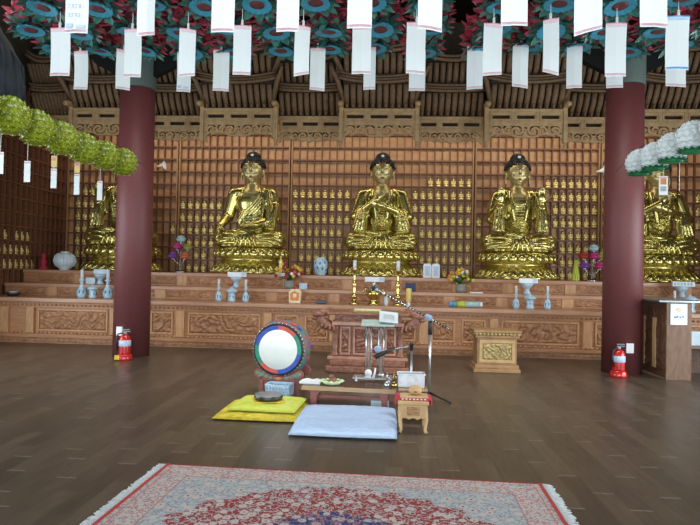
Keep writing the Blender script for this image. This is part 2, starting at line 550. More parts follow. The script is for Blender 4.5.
    def petal(s, base, direction, normal, length, width, curl=0.3, thick=0.0, seg=4):
        """pointed cupped petal as a thin solid strip"""
        d = Vector(direction).normalized()
        n = Vector(normal)
        n = (n - d * n.dot(d)).normalized()
        w = d.cross(n)
        base = Vector(base)
        rows = []
        for i in range(seg + 1):
            t = i / seg
            hw = width * 0.5 * (math.sin(PI * min(1, t * 0.82 + 0.18)) ** 0.8 if t < 1 else 0.03)
            p = base + d * length * t + n * curl * length * t * t
            rows.append([s.bm.verts.new(p - w * hw), s.bm.verts.new(p - n * hw * 0.35), s.bm.verts.new(p + w * hw)])
        for a, b in zip(rows, rows[1:]):
            for k in range(2):
                f = s.bm.faces.new((a[k], a[k + 1], b[k + 1], b[k]))
                f.smooth = True
        return s._fin([v for r in rows for v in r])

    def build(s, name, mats, parent=None, bevel=0.0, solid=0.0):
        me = bpy.data.meshes.new(name)
        bmesh.ops.recalc_face_normals(s.bm, faces=s.bm.faces)
        s.bm.to_mesh(me)
        s.bm.free()
        if not isinstance(mats, (list, tuple)):
            mats = [mats]
        for k in mats:
            me.materials.append(M[k])
        o = bpy.data.objects.new(name, me)
        C.objects.link(o)
        if parent is not None:
            o.parent = parent
        if bevel:
            b = o.modifiers.new('bevel', 'BEVEL')
            b.width = bevel
            b.segments = 2
            b.limit_method = 'ANGLE'
        if solid:
            b = o.modifiers.new('solid', 'SOLIDIFY')
            b.thickness = solid
        return o


def tag(o, label, cat, group=None, kind=None):
    o['label'] = label
    o['category'] = cat
    if group:
        o['group'] = group
    if kind:
        o['kind'] = kind
    return o


def thing(name, loc, label, cat, group=None, rz=0.0):
    o = bpy.data.objects.new(name, None)
    o.empty_display_size = 0.1
    C.objects.link(o)
    o.location = loc
    o.rotation_euler = (0, 0, rz)
    return tag(o, label, cat, group)


def struct(o):
    o['kind'] = 'structure'
    return o


def kids(o):
    return [c for c in C.objects if c.parent == o]


def copy_tree(o, parent=None):
    c = o.copy()
    C.objects.link(c)
    if parent is not None:
        c.parent = parent
    for ch in TREE.get(o.name) or kids(o):
        copy_tree(ch, c)
    return c


TREE = {}
ORD = ['first', 'second', 'third', 'fourth', 'fifth', 'sixth', 'seventh', 'eighth', 'ninth', 'tenth', 'eleventh',
       'twelfth', 'thirteenth', 'fourteenth', 'fifteenth', 'sixteenth', 'seventeenth']


def remesh(o, voxel, smooth=4):
    r = o.modifiers.new('remesh', 'REMESH')
    r.mode = 'VOXEL'
    r.voxel_size = voxel
    r.use_smooth_shade = True
    s = o.modifiers.new('smooth', 'SMOOTH')
    s.iterations = smooth
    s.factor = 0.5
    dg = bpy.context.evaluated_depsgraph_get()
    me = bpy.data.meshes.new_from_object(o.evaluated_get(dg), depsgraph=dg)
    o.modifiers.clear()
    old = o.data
    o.data = me
    bpy.data.meshes.remove(old)
    for p in me.polygons:
        p.use_smooth = True
    return o


# ------------------------------------------------------------------ the room
XL, XR, YB, YF, ZC = -8.0, 7.8, 13.9, -2.2, 7.6
struct(MB().box(XL - .3, XR + .3, YF - 3, YB + .4, -0.1, 0).build('floor', 'floor'))
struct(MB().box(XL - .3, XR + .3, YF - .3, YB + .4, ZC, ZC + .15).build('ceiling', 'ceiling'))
struct(MB().box(XL - .2, XR + .2, YB + .20, YB + .40, 0, ZC).build('wall_back', 'plaster'))
for nm, xa, xb in (('wall_left', XL - .35, XL - .14), ('wall_right', XR + .14, XR + .35)):
    m = MB()
    m.box(xa, xb, 9.0, YB + .14, 0, ZC)
    m.box(xa, xb, YF - .2, 2.0, 0, ZC)
    m.box(xa, xb, 2.0, 9.0, 3.5, ZC)
    struct(m.build(nm, 'plaster'))
m = MB()
m.box(XL - .2, XR + .2, YF - .2, YF, 3.6, ZC)
for x in (XL, -4.9, 4.4, XR):
    m.box(x - .25, x + .25, YF - .2, YF, 0, 3.6)
struct(m.build('wall_front', 'doorwood'))
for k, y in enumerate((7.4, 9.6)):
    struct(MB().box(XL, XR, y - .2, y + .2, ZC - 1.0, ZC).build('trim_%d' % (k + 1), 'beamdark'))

# ------------------------------------------------------------------ niche walls
ZT3 = 1.41
NDY = 0.085
post_px = [178, 290, 474, 600]
px_X = [at(p, 200, YB).x for p in post_px]
edges = [XL] + px_X + [XR]
ROWH = 0.308
SH0 = ZT3


def niche_unit(name_label, x0, x1, n, grp):
    t = thing('niche_cabinet', ((x0 + x1) / 2, YB, ZT3), name_label, 'niche shelving', grp)
    w = x1 - x0
    MB().box(-w / 2, w / 2, NDY, NDY + .02, 0, 13 * ROWH).build('back_board', 'niche_back', t)
    g = MB()
    for i in range(1, n):
        x = -w / 2 + w * i / n
        g.box(x - .0125, x + .0125, 0, NDY, 0, 13 * ROWH)
    for k in range(0, 14):
        g.box(-w / 2 + .001, w / 2 - .001, -.012, NDY, k * ROWH - .016, k * ROWH + .016)
    g.build('lattice', 'niche_grid', t)
    for s in (-1, 1):
        MB().box(s * w / 2 - .016, s * w / 2 + .016, -.03, NDY, 0, 13 * ROWH).build('post', 'niche_post', t)
    return t


nlab = ['far left bay of wooden niche shelving behind the left column', 'niche shelving bay behind the left seated Buddha',
        'wide central bay of wooden niche shelving behind the middle Buddha', 'niche shelving bay behind the right seated Buddha',
        'far right bay of wooden niche shelving behind the right column']
for i in range(5):
    w = edges[i + 1] - edges[i]
    niche_unit(nlab[i], edges[i] + .031, edges[i + 1] - .031, max(4, round(w / 0.182)), 'niche shelving bays of the back wall')
for s, x, lb in ((1, XL, 'wooden niche shelving on the left side wall with small gold figurines'), (-1, XR, 'wooden niche shelving on the right side wall')):
    t = thing('niche_cabinet', (x, 11.95, 0), lb, 'niche shelving')
    hy = 1.92
    MB().box(-.13 if s > 0 else .11, -.11 if s > 0 else .13, -hy, hy, 0, ZT3 + 13 * ROWH).build('back_board', 'niche_back', t)
    g = MB()
    a, b = (-.11, 0) if s > 0 else (0, .11)
    for i in range(0, 21):
        y = -hy + .015 + (2 * hy - .03) * i / 20
        g.box(a, b, y - .0125, y + .0125, 0, ZT3 + 13 * ROWH)
    for k in range(-4, 14):
        g.box(a, b + (.012 if s > 0 else 0), -hy, hy, ZT3 + k * ROWH - .016, ZT3 + k * ROWH + .016)
    g.build('lattice', 'niche_grid', t)

# ------------------------------------------------------------------ altar (three stepped tiers)
AX0, AX1 = XL + .03, XR - .03
BX = [-6.05, -3.08, -0.16, 2.80, 5.76]          # centres of the five Buddhas


def frame(m, x0, x1, z0, z1, y, w=.035, d=.025):
    m.box(x0, x1, y - d, y, z0, z0 + w)
    m.box(x0, x1, y - d, y, z1 - w, z1)
    m.box(x0, x0 + w, y - d, y, z0 + w, z1 - w)
    m.box(x1 - w, x1, y - d, y, z0 + w, z1 - w)


T1 = thing('altar_table', (0, 10.8, 0), 'long lowest carved wooden altar tier with framed relief panels', 'altar')
m = MB()
m.box(AX0, AX1, .05, .82, .10, .80)
m.box(AX0, AX1, .0, .05, .12, .19)
m.box(AX0, AX1, .02, .05, .69, .80)
m.build('body', 'altar', T1)
MB().box(AX0, AX1, -.07, .82, .80, .88).build('table_top', 'altar_slab', T1, bevel=.012)
MB().box(AX0, AX1, .07, .82, 0, .10).build('plinth', 'altar', T1)
for zz in (.745, .205):
    m = MB()
    x = AX0 + .05
    while x < AX1 - .1:
        m.ell((x, 0.005, zz), (.032, .03, .019), 8, 6)
        x += .085
    m.build('beaded_moulding', 'altar_pale', T1)
m = MB()
m.relief(AX0, AX1, .012, .095, .068, .015, 700, 5, 3, 9)
m.build('plinth_carving', 'carving', T1)
k = 0
for bx in BX:
    for (a, b, big) in ((-.70, .70, 1), (.98, 1.42, 0), (1.54, 1.98, 0)):
        x0, x1 = bx + a, bx + b
        if x1 > AX1 - .05:
            continue
        m = MB()
        frame(m, x0, x1, .24, .67, .05)
        pf = m.build('panel_frame', 'altar_pale', T1, bevel=.006)
        m = MB()
        m.relief(x0 + .035, x1 - .035, .275, .635, .049, .035, 90 if big else 34, 26, k * 1.3, 7)
        m.build('carved_panel', 'carving', pf)
        k += 1
    for (a, b) in ((-.91, -.76), (.76, .92)):
        if bx + b < AX1:
            MB().box(bx + a, bx + b, -.01, .05, .20, .69).build('pilaster', 'altar_pale', T1, bevel=.008)
for a, b in ((AX0 + .05, AX0 + .40),):
    MB().relief(a, b, .275, .635, .049, .035, 30, 26, 40, 7).build('carved_panel', 'carving', T1)
MB().box(-7.50, -7.32, -.01, .05, .20, .69).build('pilaster', 'altar_pale', T1, bevel=.008)


def step(y, depth, z0, z1, label, seed, off):
    t = thing('altar_step', (0, y, z0), label, 'altar', 'stepped upper altar tiers')
    h = z1 - z0
    MB().box(AX0, AX1, .04, depth, 0, h - .07).build('body', 'altar', t)
    MB().box(AX0, AX1, 0, depth, h - .07, h).build('table_top', 'altar_slab', t, bevel=.01)
    x = AX0 + off
    k = 0
    while x < AX1 - .3:
        wx = 1.02 if k % 2 else .78
        x1 = min(x + wx, AX1 - .05)
        MB().relief(x, x1, .03, h - .09, .039, .022, int(60 * wx), 12, seed + k, 11).build('carved_panel', 'carving', t)
        if x1 + .24 < AX1:
            MB().box(x1 + .02, x1 + .23, .02, .04, .0, h - .07).build('pilaster', 'altar_pale', t)
        x = x1 + .25
        k += 1
    return t


step(11.6, .62, .88, 1.13, 'middle step of the carved wooden altar', 11, .12)
step(12.2, 1.66, 1.13, ZT3, 'top step of the wooden altar carrying the large gold Buddhas', 60, .35)
# ------------------------------------------------------------------ canopy above the altar


def frets(kind):
    def f(u, v):
        a = abs(u - .5) * 2
        if kind == 0:      # raised bays
            low = .30 + .12 * math.cos(a * PI * 3) - (.30 if a > .93 else 0)
            if a < .30:
                low = .12
            elif a < .8:
                low = .16 + .16 * abs(math.sin((a - .3) / .5 * PI))
        else:
            low = .55 - .40 * math.cos(a * PI * 1.0) * .5 - .2
            low = .12 + .34 * (a ** 1.5) if a < .86 else .12 + .0
            low = .30 - .22 * (1 - a) ** 0.7 + .10 * math.sin(a * PI * 4) ** 2 if a < .8 else max(0, .35 - (a - .8) * 1.9)
        if v < low:
            return False
        if v > .88 or v < low + .12 or a > .95:
            return True
        # spirals and leaf cut-outs
        for cx, cz, rr, sg in ((.22, .55, .19, 1), (.50, .60, .18, -1), (.76, .55, .17, 1)):
            dx, dz = (a - cx) * 2.1, (v - cz)
            d = math.hypot(dx, dz)
            if d < rr * 2.1:
                an = math.atan2(dz, dx)
                return math.sin(d * 26 + sg * an * (1 if kind else 2) + kind) > -.15
        return noise.noise(Vector((a * 9 + kind * 5, v * 6, kind * 3))) > -.10
    return f


def canopy_bay(xc, w, y, zt, raised, label):
    """hanging lintel with slots, fretwork apron, two tiers of rafters and eave boards"""
    t = thing('canopy_bay', (xc, y, zt), label, 'altar canopy', 'carved canopy bays over the altar')
    hw = w / 2
    zs = -.27

    def slots(u, v):
        c = (u * 3) % 1
        return not (.15 < c < .85 and abs(v - .5) < .12 )
    m = MB()
    m.plate(-hw, hw, zs, 0, -.03, .03, 84, 14, slots)
    for i in range(3):
        frame(m, -hw + w * (i + .06) / 3, -hw + w * (i + .94) / 3, zs + .035, -.035, -.03, .014, .014)
    m.build('lintel_board', 'valance', t)
    MB().box(-hw, hw, .16, .18, zs - .05, .05).build('inner_board', 'roofdark', t)
    MB().plate(-hw, hw, -.60 if raised else -.55, zs, -.02, .02, 96, 30, frets(0 if raised else 1)).build('fretwork_apron', 'valance', t)
    MB().box(-hw - .01, hw + .01, -.05, .05, 0, .035).build('cornice', 'valance', t, bevel=.01)
    if raised:
        for s in (-1, 1):
            m = MB()
            m.box(s * (hw + .045) - .04, s * (hw + .045) + .04, -.05, .05, -.66, .10)
            m.lathe([(0, -.80), (.03, -.77), (.045, -.73), (.02, -.69), (.04, -.66)], (s * (hw + .045), 0, 0), 12)
            m.build('hanging_post', 'valance', t)
            m = MB()
            m.box(s * (hw + .045) - .05, s * (hw + .045) + .05, -.22, .05, .05, .14)
            m.ell((s * (hw + .045), -.24, .08), (.06, .06, .06), 10, 8)
            m.build('corner_bracket', 'valance', t)
    # lower eave: rafters slope up and outwards
    n = 11 if raised else 10
    zr0 = .05
    for i in range(n):
        x = -hw + w * (i + .5) / n
        m = MB()
        m.tube([(x, .02, zr0), (x, -.16, zr0 + .22), (x, -.26, zr0 + .42)], [.048, .058, .055], 8)
        m.tube([(x, -.055, zr0 - .03), (x, -.10, zr0 + .07)], [.012, .03], 6)
        m.build('rafter', 'rafter', t)
    MB().prism([(.14, zr0 - .02), (.10, zr0 + .5), (-.22, zr0 + .5)], -hw, hw, 'x').build('soffit', 'roofdark', t)
    # curved eave board, then the upper tier
    up_ = .10 if raised else .0
    m = MB()
    for j, (dy, dz, r) in enumerate(((-.33, .44, .035), (-.29, .51, .028), (-.36, .55, .022))):
        pts = []
        for i in range(13):
            u = -1 + 2 * i / 12
            pts.append((u * (hw + (.10 if raised else .0)), dy, zr0 + dz + .10 * abs(u) ** 2.2 * (1 if raised else .4)))
        m.tube(pts, r, 6)
    m.build('eave_board', 'rafter', t)
    MB().box(-hw, hw, -.30, .20, zr0 + .50, zr0 + .62).build('roof_slab', 'roofdark', t)
    for i in range(n):
        x = -hw + w * (i + .5) / n
        m = MB()
        m.tube([(x, -.14, zr0 + .60), (x, -.30, zr0 + .78), (x, -.42, zr0 + 1.0)], [.052, .056, .052], 8)
        m.build('upper_rafter', 'rafter', t)
    MB().prism([(.2, zr0 + .58), (.2, zr0 + 1.2), (-.36, zr0 + 1.2), (-.06, zr0 + .6)], -hw, hw, 'x').build('upper_soffit', 'roofdark', t)
    m = MB()
    ov = .12 if raised else -.01
    pts = [(-(hw + ov) + 2 * (hw + ov) * i / 12, -.50, zr0 + 1.02 + .16 * abs(-1 + i / 6) ** 2.2) for i in range(13)]
    m.tube(pts, .04, 6)
    m.tube([(p[0], p[1] + .03, p[2] + .09) for p in pts], .03, 6)
    m.build('upper_eave_board', 'rafter', t)
    if raised:
        for s in (-1, 1):
            m = MB()
            m.tube([(s * (hw - .02), -.05, zr0 + .1), (s * (hw + .10), -.3, zr0 + .45), (s * (hw + .24), -.48, zr0 + .72)], [.05, .05, .035], 8)
            m.tube([(s * (hw + .0), -.22, zr0 + .62), (s * (hw + .20), -.45, zr0 + 1.0), (s * (hw + .42), -.62, zr0 + 1.32)], [.05, .05, .035], 8)
            m.build('hip_rafter', 'rafter', t)
    return t


CY = 12.1
clab = ['at the far left end, partly behind yellow lanterns', 'above the left seated Buddha', 'above the middle seated Buddha', 'above the right seated Buddha', 'at the far right behind the column']
rxs = [at(p, 124, CY).x for p in (107, 239, 379, 525.5, 673)]
RZ = at(379, 110.5, CY).z
for i, x in enumerate(rxs):
    canopy_bay(x, 1.50, CY, RZ, True, 'projecting fretwork canopy bay ' + clab[i])
rlab = ['left of the far left projecting bay', 'between left column and the left Buddha bay', 'between the left and middle Buddha bays', 'between the middle and right Buddha bays', 'beside the right column', 'at the right end by the side wall']
mids = [rxs[0] - 1.5] + [(a + b) / 2 for a, b in zip(rxs, rxs[1:])] + [rxs[-1] + 1.5]
for i, x in enumerate(mids):
    wd = 1.36
    if i == 0:
        wd = .8
        x = -7.46
    if i == 5:
        wd = .8
        x = rxs[-1] + 1.28
    canopy_bay(x, wd, CY + .3, RZ - .085, False, 'lower recessed fretwork canopy bay ' + rlab[i])
MB().box(XL, XR, CY + .55, YB - .06, RZ + .35, RZ + .45).build('canopy_deck', 'roofdark')
tag(bpy.data.objects['canopy_deck'], 'dark boarded deck on top of the altar canopy', 'canopy deck')

# ------------------------------------------------------------------ columns
for (cx, cy, lab) in ((-4.35, 9.67, 'maroon painted round column on the left'), (3.74, 9.52, 'maroon painted round column on the right')):
    t = thing('temple_column', (cx, cy, 0), lab, 'column', 'maroon temple columns')
    MB().lathe([(.30, 0), (.295, 2.5), (.285, 4.55)], seg=40).build('shaft', 'column', t)
    MB().lathe([(.288, 4.55), (.30, 4.58), (.30, 5.2), (.29, 5.25), (.285, ZC - 1.05)], seg=40).build('painted_capital', 'capital', t)
    m = MB()
    m.prism([(.26, 4.75), (.75, 5.0), (.95, 5.25), (.26, 5.4)], -.07, .07)
    m.prism([(-.26, 4.75), (-.75, 5.0), (-.95, 5.25), (-.26, 5.4)], -.07, .07)
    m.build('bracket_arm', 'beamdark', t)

# ------------------------------------------------------------------ large Buddhas


def finger(m, p, d, n, L, r, bend=.6):
    p = Vector(p)
    d = Vector(d).normalized()
    n = Vector(n).normalized()
    q = p + d * L * .5
    e = q + (d * math.cos(bend) + n * math.sin(bend)) * L * .5
    m.tube([p, q, e], [r, r * .95, r * .7], 8)
    m.ell(e, r * .7, 8, 6)


def hand(m, wrist, d, n, side, s=1.0, bend=.5):
    """palm + four fingers + thumb. d: finger direction, n: palm normal, side: +1/-1 thumb side"""
    d = Vector(d).normalized()
    n = Vector(n)
    n = (n - d * n.dot(d)).normalized()
    w = d.cross(n) * side
    wrist = Vector(wrist)
    c = wrist + d * .10 * s
    rot = Matrix((w, d, n)).transposed().to_4x4()
    m.ell(c, (.075 * s, .115 * s, .042 * s), 14, 8, rot)
    for k, (o, L) in enumerate(((.052, .15), (.018, .17), (-.017, .16), (-.05, .125))):
        finger(m, c + w * o * s + d * .07 * s, d, n, L * s, .021 * s, bend)
    finger(m, wrist + w * .055 * s + d * .05 * s, d * .6 + w * .8 + n * .25, n, .14 * s, .024 * s, .35)


def buddha(name_loc, pose, label):
    t = thing('buddha_statue', name_loc, label, 'Buddha statue', 'large gold Buddhas on the altar')
    # ---- lotus pedestal
    m = MB()
    m.lathe([(.0, 0), (.90, 0), (.90, .05), (.78, .12), (.70, .26), (.66, .30), (.66, .33), (.72, .36), (.80, .44), (.82, .52), (.78, .57), (0, .585)], seg=48, sy=.72)
    n = 26
    for k in range(n):
        a = 2 * PI * (k + .5) / n
        ca, sa = math.cos(a), math.sin(a)
        rot = Matrix.Rotation(math.atan2(sa * .72, ca), 4, 'Z') @ Matrix.Rotation(R(-18), 4, 'Y')
        m.ell((ca * .81, sa * .81 * .72, .46), (.055, .10, .105), 10, 8, rot)
        rot = Matrix.Rotation(math.atan2(sa * .72, ca), 4, 'Z') @ Matrix.Rotation(R(48), 4, 'Y')
        m.ell((ca * .81, sa * .81 * .72, .13), (.14, .105, .05), 10, 8, rot)
        m.ell((ca * .88, sa * .88 * .72, .055), (.05, .08, .035), 8, 6)
    m.build('lotus_pedestal', 'gold', t)
    # ---- body
    m = MB()
    m.ell((0, .02, 1.60), (.40, .25, .36), 24, 16)
    m.ell((0, -.01, 1.22), (.33, .27, .34), 24, 16)
    m.ell((0, .05, .78), (.62, .42, .23), 24, 14)
    m.ell((0, -.24, .84), (.34, .22, .12), 20, 12)
    m.caps((-.35, .02, 1.83), (.35, .02, 1.83), .145, .145)
    for s in (-1, 1):
        m.caps((s * .06, .04, 1.94), (s * .38, .04, 1.84), .13, .145)
    m.tube([(0, .02, 1.84), (0, .01, 1.98), (0, .0, 2.08), (0, -.01, 2.2)], [.27, .17, .125, .125], 18)
    m.ell((0, -.01, 2.40), (.228, .235, .25), 26, 18)
    m.ell((0, -.055, 2.28), (.188, .175, .170), 22, 14)
    m.ell((0, -.15, 2.15), (.06, .06, .045), 12, 8)
    for s in (-1, 1):
        m.ell((s * .238, .02, 2.38), (.028, .06, .10), 12, 10)
        m.ell((s * .243, .0, 2.24), (.024, .032, .10), 12, 10)
        m.ell((s * .10, -.16, 2.28), (.06, .05, .06), 12, 8)
        m.ell((s * .082, -.205, 2.395), (.052, .022, .022), 12, 8)
        m.tube([(s * .02, -.235, 2.43), (s * .07, -.238, 2.46), (s * .12, -.205, 2.455), (s * .155, -.165, 2.43)], [.010, .013, .012, .008], 8)
        # legs
        m.caps((s * .22, .0, .80), (s * .62, -.20, .79), .24, .19, 18)
        m.caps((s * .62, -.20, .77), (s * -.05, -.42, .76), .185, .125, 18)
        m.ell((s * .64, -.10, .76), (.19, .30, .19), 18, 12)
        # knee and lap folds
        for j in range(3):
            z0 = .96 - .085 * j
            pts = []
            for q in range(9):
                u = q / 8
                pts.append((s * (.12 + .62 * u), -.42 - .10 * math.sin(u * PI) + .10 * u, z0 - .14 * (1 - u) ** 1.4 - .10 * u * u - .03 * j * u))
            m.tube(pts, [.014 + .016 * math.sin(q / 8 * PI) for q in range(9)], 8)
    m.tube([(0, -.225, 2.44), (0, -.25, 2.38), (0, -.275, 2.33)], [.016, .02, .032], 10)
    m.ell((0, -.262, 2.325), (.036, .024, .018), 10, 8)
    # feet on the lap, hem falling between the knees
    m.ell((-.16, -.46, .93), (.20, .07, .05), 14, 10, Matrix.Rotation(R(8), 4, 'Y'))
    for j in range(5):
        x = -.18 + .09 * j
        m.tube([(x * .6, -.44, .92), (x, -.56, .74), (x * 1.3, -.57, .60)], [.03, .03, .022], 8)
    m.ell((0, -.40, .68), (.50, .16, .09), 20, 10)
    for j in range(9):
        x = -.52 + .13 * j
        m.ell((x, -.44 + .12 * abs(x), .615), (.075, .10, .035), 10, 8)

    def sleeve(s, p, q, r1, r2, n=4):
        n = min(n, 4)
        p, q = Vector(p), Vector(q)
        m.tube([p, (p + q) / 2, q], [r1, (r1 + r2) / 2, r2], 14, (.9, .6))
        for k in range(n):
            o = (k - (n - 1) / 2) * .055
            m.tube([p + Vector((o * .6, -r1 * .7, 0)), (p + q) / 2 + Vector((o, -(r1 + r2) * .36, 0)), q + Vector((o * 1.25, -r2 * .55, -.02))], [.014, .022, .02], 8)
    drape = [(.30, -.12, 1.93), (.22, -.24, 1.75), (.05, -.29, 1.52), (-.15, -.29, 1.33), (-.30, -.22, 1.15)]
    if pose == 'earth':
        for s, el in ((-1, (-.54, .0, 1.28)), (1, (.54, .0, 1.26))):
            m.caps((s * .42, .02, 1.80), el, .15, .125, 16)
        m.caps((-.54, .0, 1.28), (-.63, -.36, 1.04), .12, .075, 14)
        hand(m, (-.63, -.38, 1.03), (-.08, -.5, -.55), (0, -.2, -.3), 1, 1.0, .5)
        m.caps((.54, .0, 1.26), (.18, -.42, 1.08), .12, .075, 14)
        hand(m, (.18, -.43, 1.08), (-1, -.12, -.05), (0, -.2, 1), 1, 1.0, .25)
        sleeve(1, (.50, -.02, 1.60), (.42, -.22, 1.05), .15, .19)
        for j in range(5):
            m.tube([Vector(p) + Vector((.040 * j, .004 * j, -.034 * j)) for p in drape], [.02, .03, .028, .026, .02], 8)
        m.tube([(.34, .0, 1.94), (.36, -.15, 1.85), (.42, -.20, 1.5), (.42, -.26, 1.15)], [.05, .07, .07, .06], 10)
        m.tube([(.24, .0, 1.96), (.28, -.19, 1.80), (.30, -.26, 1.5), (.26, -.30, 1.15)], [.03, .04, .04, .04], 10)
        for j in range(5):
            z = 1.34 - .055 * j
            m.tube([(-.30, -.18, z - .05), (-.12, -.285, z - .08), (.10, -.30, z - .06), (.30, -.22, z + .02)], [.012, .022, .022, .012], 8)
    else:
        for s in (-1, 1):
            m.tube([(s * .15, .04, 1.98), (s * .19, -.12, 1.91), (s * .19, -.23, 1.75), (s * .14, -.285, 1.5), (s * .10, -.30, 1.25)], [.04, .05, .052, .05, .04], 10)
            m.tube([(s * .28, .0, 1.93), (s * .33, -.16, 1.80), (s * .32, -.22, 1.6), (s * .28, -.26, 1.3)], [.03, .04, .04, .03], 10)
        for j in range(8):
            z = 1.62 - .07 * j
            m.tube([(-.20, -.25, z + .07), (-.09, -.29, z), (.0, -.30, z - .02), (.09, -.29, z), (.20, -.25, z + .07)], [.01, .018, .02, .018, .01], 8)
        if pose == 'teach':
            for s in (-1, 1):
                m.caps((s * .43, .02, 1.80), (s * .58, -.06, 1.34), .15, .13, 16)
            m.caps((-.58, -.06, 1.34), (-.12, -.42, 1.66), .12, .065, 14)
            m.caps((.58, -.06, 1.34), (.10, -.40, 1.50), .12, .065, 14)
            hand(m, (-.12, -.42, 1.66), (.75, -.05, .75), (.0, -1, .2), -1, .95, .8)
            hand(m, (.10, -.41, 1.50), (-1, -.12, .15), (0, .9, .5), 1, .95, .5)
            sleeve(-1, (-.42, -.20, 1.45), (-.48, -.26, 1.0), .14, .20, 6)
            sleeve(1, (.42, -.20, 1.42), (.48, -.26, 1.0), .14, .20, 6)
        else:
            for s in (-1, 1):
                m.caps((s * .43, .02, 1.80), (s * .56, -.04, 1.32), .15, .13, 16)
                m.caps((s * .56, -.04, 1.32), (s * .44, -.36, 1.62), .12, .07, 14)
                hand(m, (s * .44, -.38, 1.62), (-s * .08, -.1, 1), (0, -1, 0), s, 1.05, .15)
                sleeve(s, (s * .44, -.26, 1.58), (s * .46, -.34, 1.02), .11, .17, 5)
    b = remesh(m.build('body', ['gold', 'goldmatte'], t), .0125, 3)
    for f in b.data.polygons:
        c = f.center
        if c.z > 2.03 or (abs(c.x) < .17 and c.z > 1.72 and c.y < 0):
            f.material_index = 1
    def headwarp(me):
        for v in me.vertices:
            if v.co.z > 1.90:
                w = min(1, (v.co.z - 1.90) / .22)
                zz = 2.74 - (2.74 - v.co.z) * 1.115
                if v.co.z < 2.12:
                    zz = 1.90 + (2.74 - .62 * 1.115 - 1.90) * w
                v.co = Vector((v.co.x * (1 + .05 * w), v.co.y * (1 + .06 * w), zz))
    headwarp(b.data)
    t0, t = t, b
    # ---- hair with the small bump on top
    m = MB()
    m.ell((0, .025, 2.43), (.262, .262, .235), 30, 20)
    bm = m.bm
    dead = [v for v in bm.verts if v.co.z < 2.49 - (v.co.y + .20) * .72]
    bmesh.ops.delete(bm, geom=dead, context='VERTS')
    m.ell((0, .03, 2.645), (.145, .15, .105), 20, 12)
    rnd = random.Random(3)
    for i in range(9):
        for j in range(26):
            th = .15 + i * .17
            ph = 2 * PI * (j + .5 * (i % 2)) / 26
            p = Vector((.262 * math.sin(th) * math.cos(ph), .025 + .262 * math.sin(th) * math.sin(ph), 2.43 + .235 * math.cos(th)))
            if p.z > 2.495 - (p.y + .20) * .72 and (i > 2 or j % 3 == 0):
                m.ell(p, .022, 6, 5)
    for i in range(5):
        for j in range(16):
            th = .25 + i * .28
            ph = 2 * PI * (j + .5 * (i % 2)) / 16
            m.ell((.145 * math.sin(th) * math.cos(ph), .03 + .15 * math.sin(th) * math.sin(ph), 2.645 + .105 * math.cos(th)), .019, 6, 5)
    m.build('hair', 'hair', t)
    MB().ell((0, -.125, 2.67), (.034, .02, .024), 10, 8).build('hair_jewel', 'white', t)
    m = MB()
    m.ell((0, -.226, 2.232), (.044, .014, .011), 10, 8)
    m.ell((0, -.222, 2.214), (.032, .014, .011), 10, 8)
    m.build('lips', 'lip', t)
    for s in (-1, 1):
        m = MB()
        m.tube([(s * .035, -.236, 2.384), (s * .085, -.232, 2.376), (s * .135, -.200, 2.384)], [.002, .005, .002], 6)
        m.build('eye', 'black', t)
        m = MB()
        m.tube([(s * .025, -.250, 2.440), (s * .07, -.248, 2.458), (s * .12, -.222, 2.455), (s * .155, -.190, 2.43)], [.002, .004, .004, .002], 6)
        m.build('eyebrow', 'black', t)
    MB().ell((0, -.245, 2.475), (.012, .010, .012), 8, 6).build('forehead_dot', 'lip', t)
    for c in list(C.objects):
        if c.parent == b:
            headwarp(c.data)
    return t0


BY = 12.90
buddha((BX[0], BY, ZT3), 'raised', 'large gold seated Buddha mostly hidden behind the left maroon column')
buddha((BX[1], BY, ZT3), 'earth', 'large gold seated Buddha with one hand reaching down over the knee')
buddha((BX[2], BY, ZT3), 'teach', 'middle large gold seated Buddha with both hands before the chest')
buddha((BX[3], BY, ZT3), 'raised', 'large gold seated Buddha with both palms raised at the shoulders')
buddha((BX[4], BY, ZT3), 'teach', 'large gold seated Buddha partly hidden behind the right maroon column')

# ------------------------------------------------------------------ small niche Buddhas
m = MB()
m.lathe([(0, 0), (.052, 0), (.055, .012), (.042, .02), (.052, .034), (0, .036)], seg=14, sy=.75)
m.ell((0, -.008, .056), (.060, .040, .024), 14, 8)
m.ell((0, 0, .095), (.034, .026, .042), 12, 8)
for s in (-1, 1):
    m.caps((s * .034, 0, .115), (s * .040, -.012, .075), .013, .011, 8)
    m.caps((s * .040, -.012, .075), (s * .008, -.036, .072), .010, .008, 8)
m.lathe([(.012, .125), (.011, .145)], seg=8)
m.ell((0, -.002, .158), (.019, .020, .023), 12, 8)
m.mi = 1
m.ell((0, .003, .168), (.0195, .0205, .018), 12, 8)
m.ell((0, .003, .186), (.010, .010, .008), 8, 6)
fig0 = m.build('buddha_figurine', ['goldrob', 'hair'])
fig_used = [False]
# unit edges for snapping to cells
cells = []
for i in range(5):
    x0, x1 = edges[i] + .031, edges[i + 1] - .031
    n = max(4, round((edges[i + 1] - edges[i]) / 0.182))
    cells += [(x0 + (x1 - x0) * (k + .5) / n) for k in range(n)]


def put_fig(x, y, z, label, group, rz=0.0):
    o = fig0 if not fig_used[0] else fig0.copy()
    if fig_used[0]:
        C.objects.link(o)
    fig_used[0] = True
    o.location = (x, y, z)
    o.scale = (1.2, 1.05, 1.12)
    o.rotation_euler = (0, 0, rz)
    tag(o, label, 'Buddha figurine', group)


RN = {1: 'lowest', 2: 'second lowest', 3: 'third lowest', 4: 'fourth lowest', 5: 'fifth lowest', 6: 'sixth lowest', 7: 'seventh lowest', 8: 'top'}
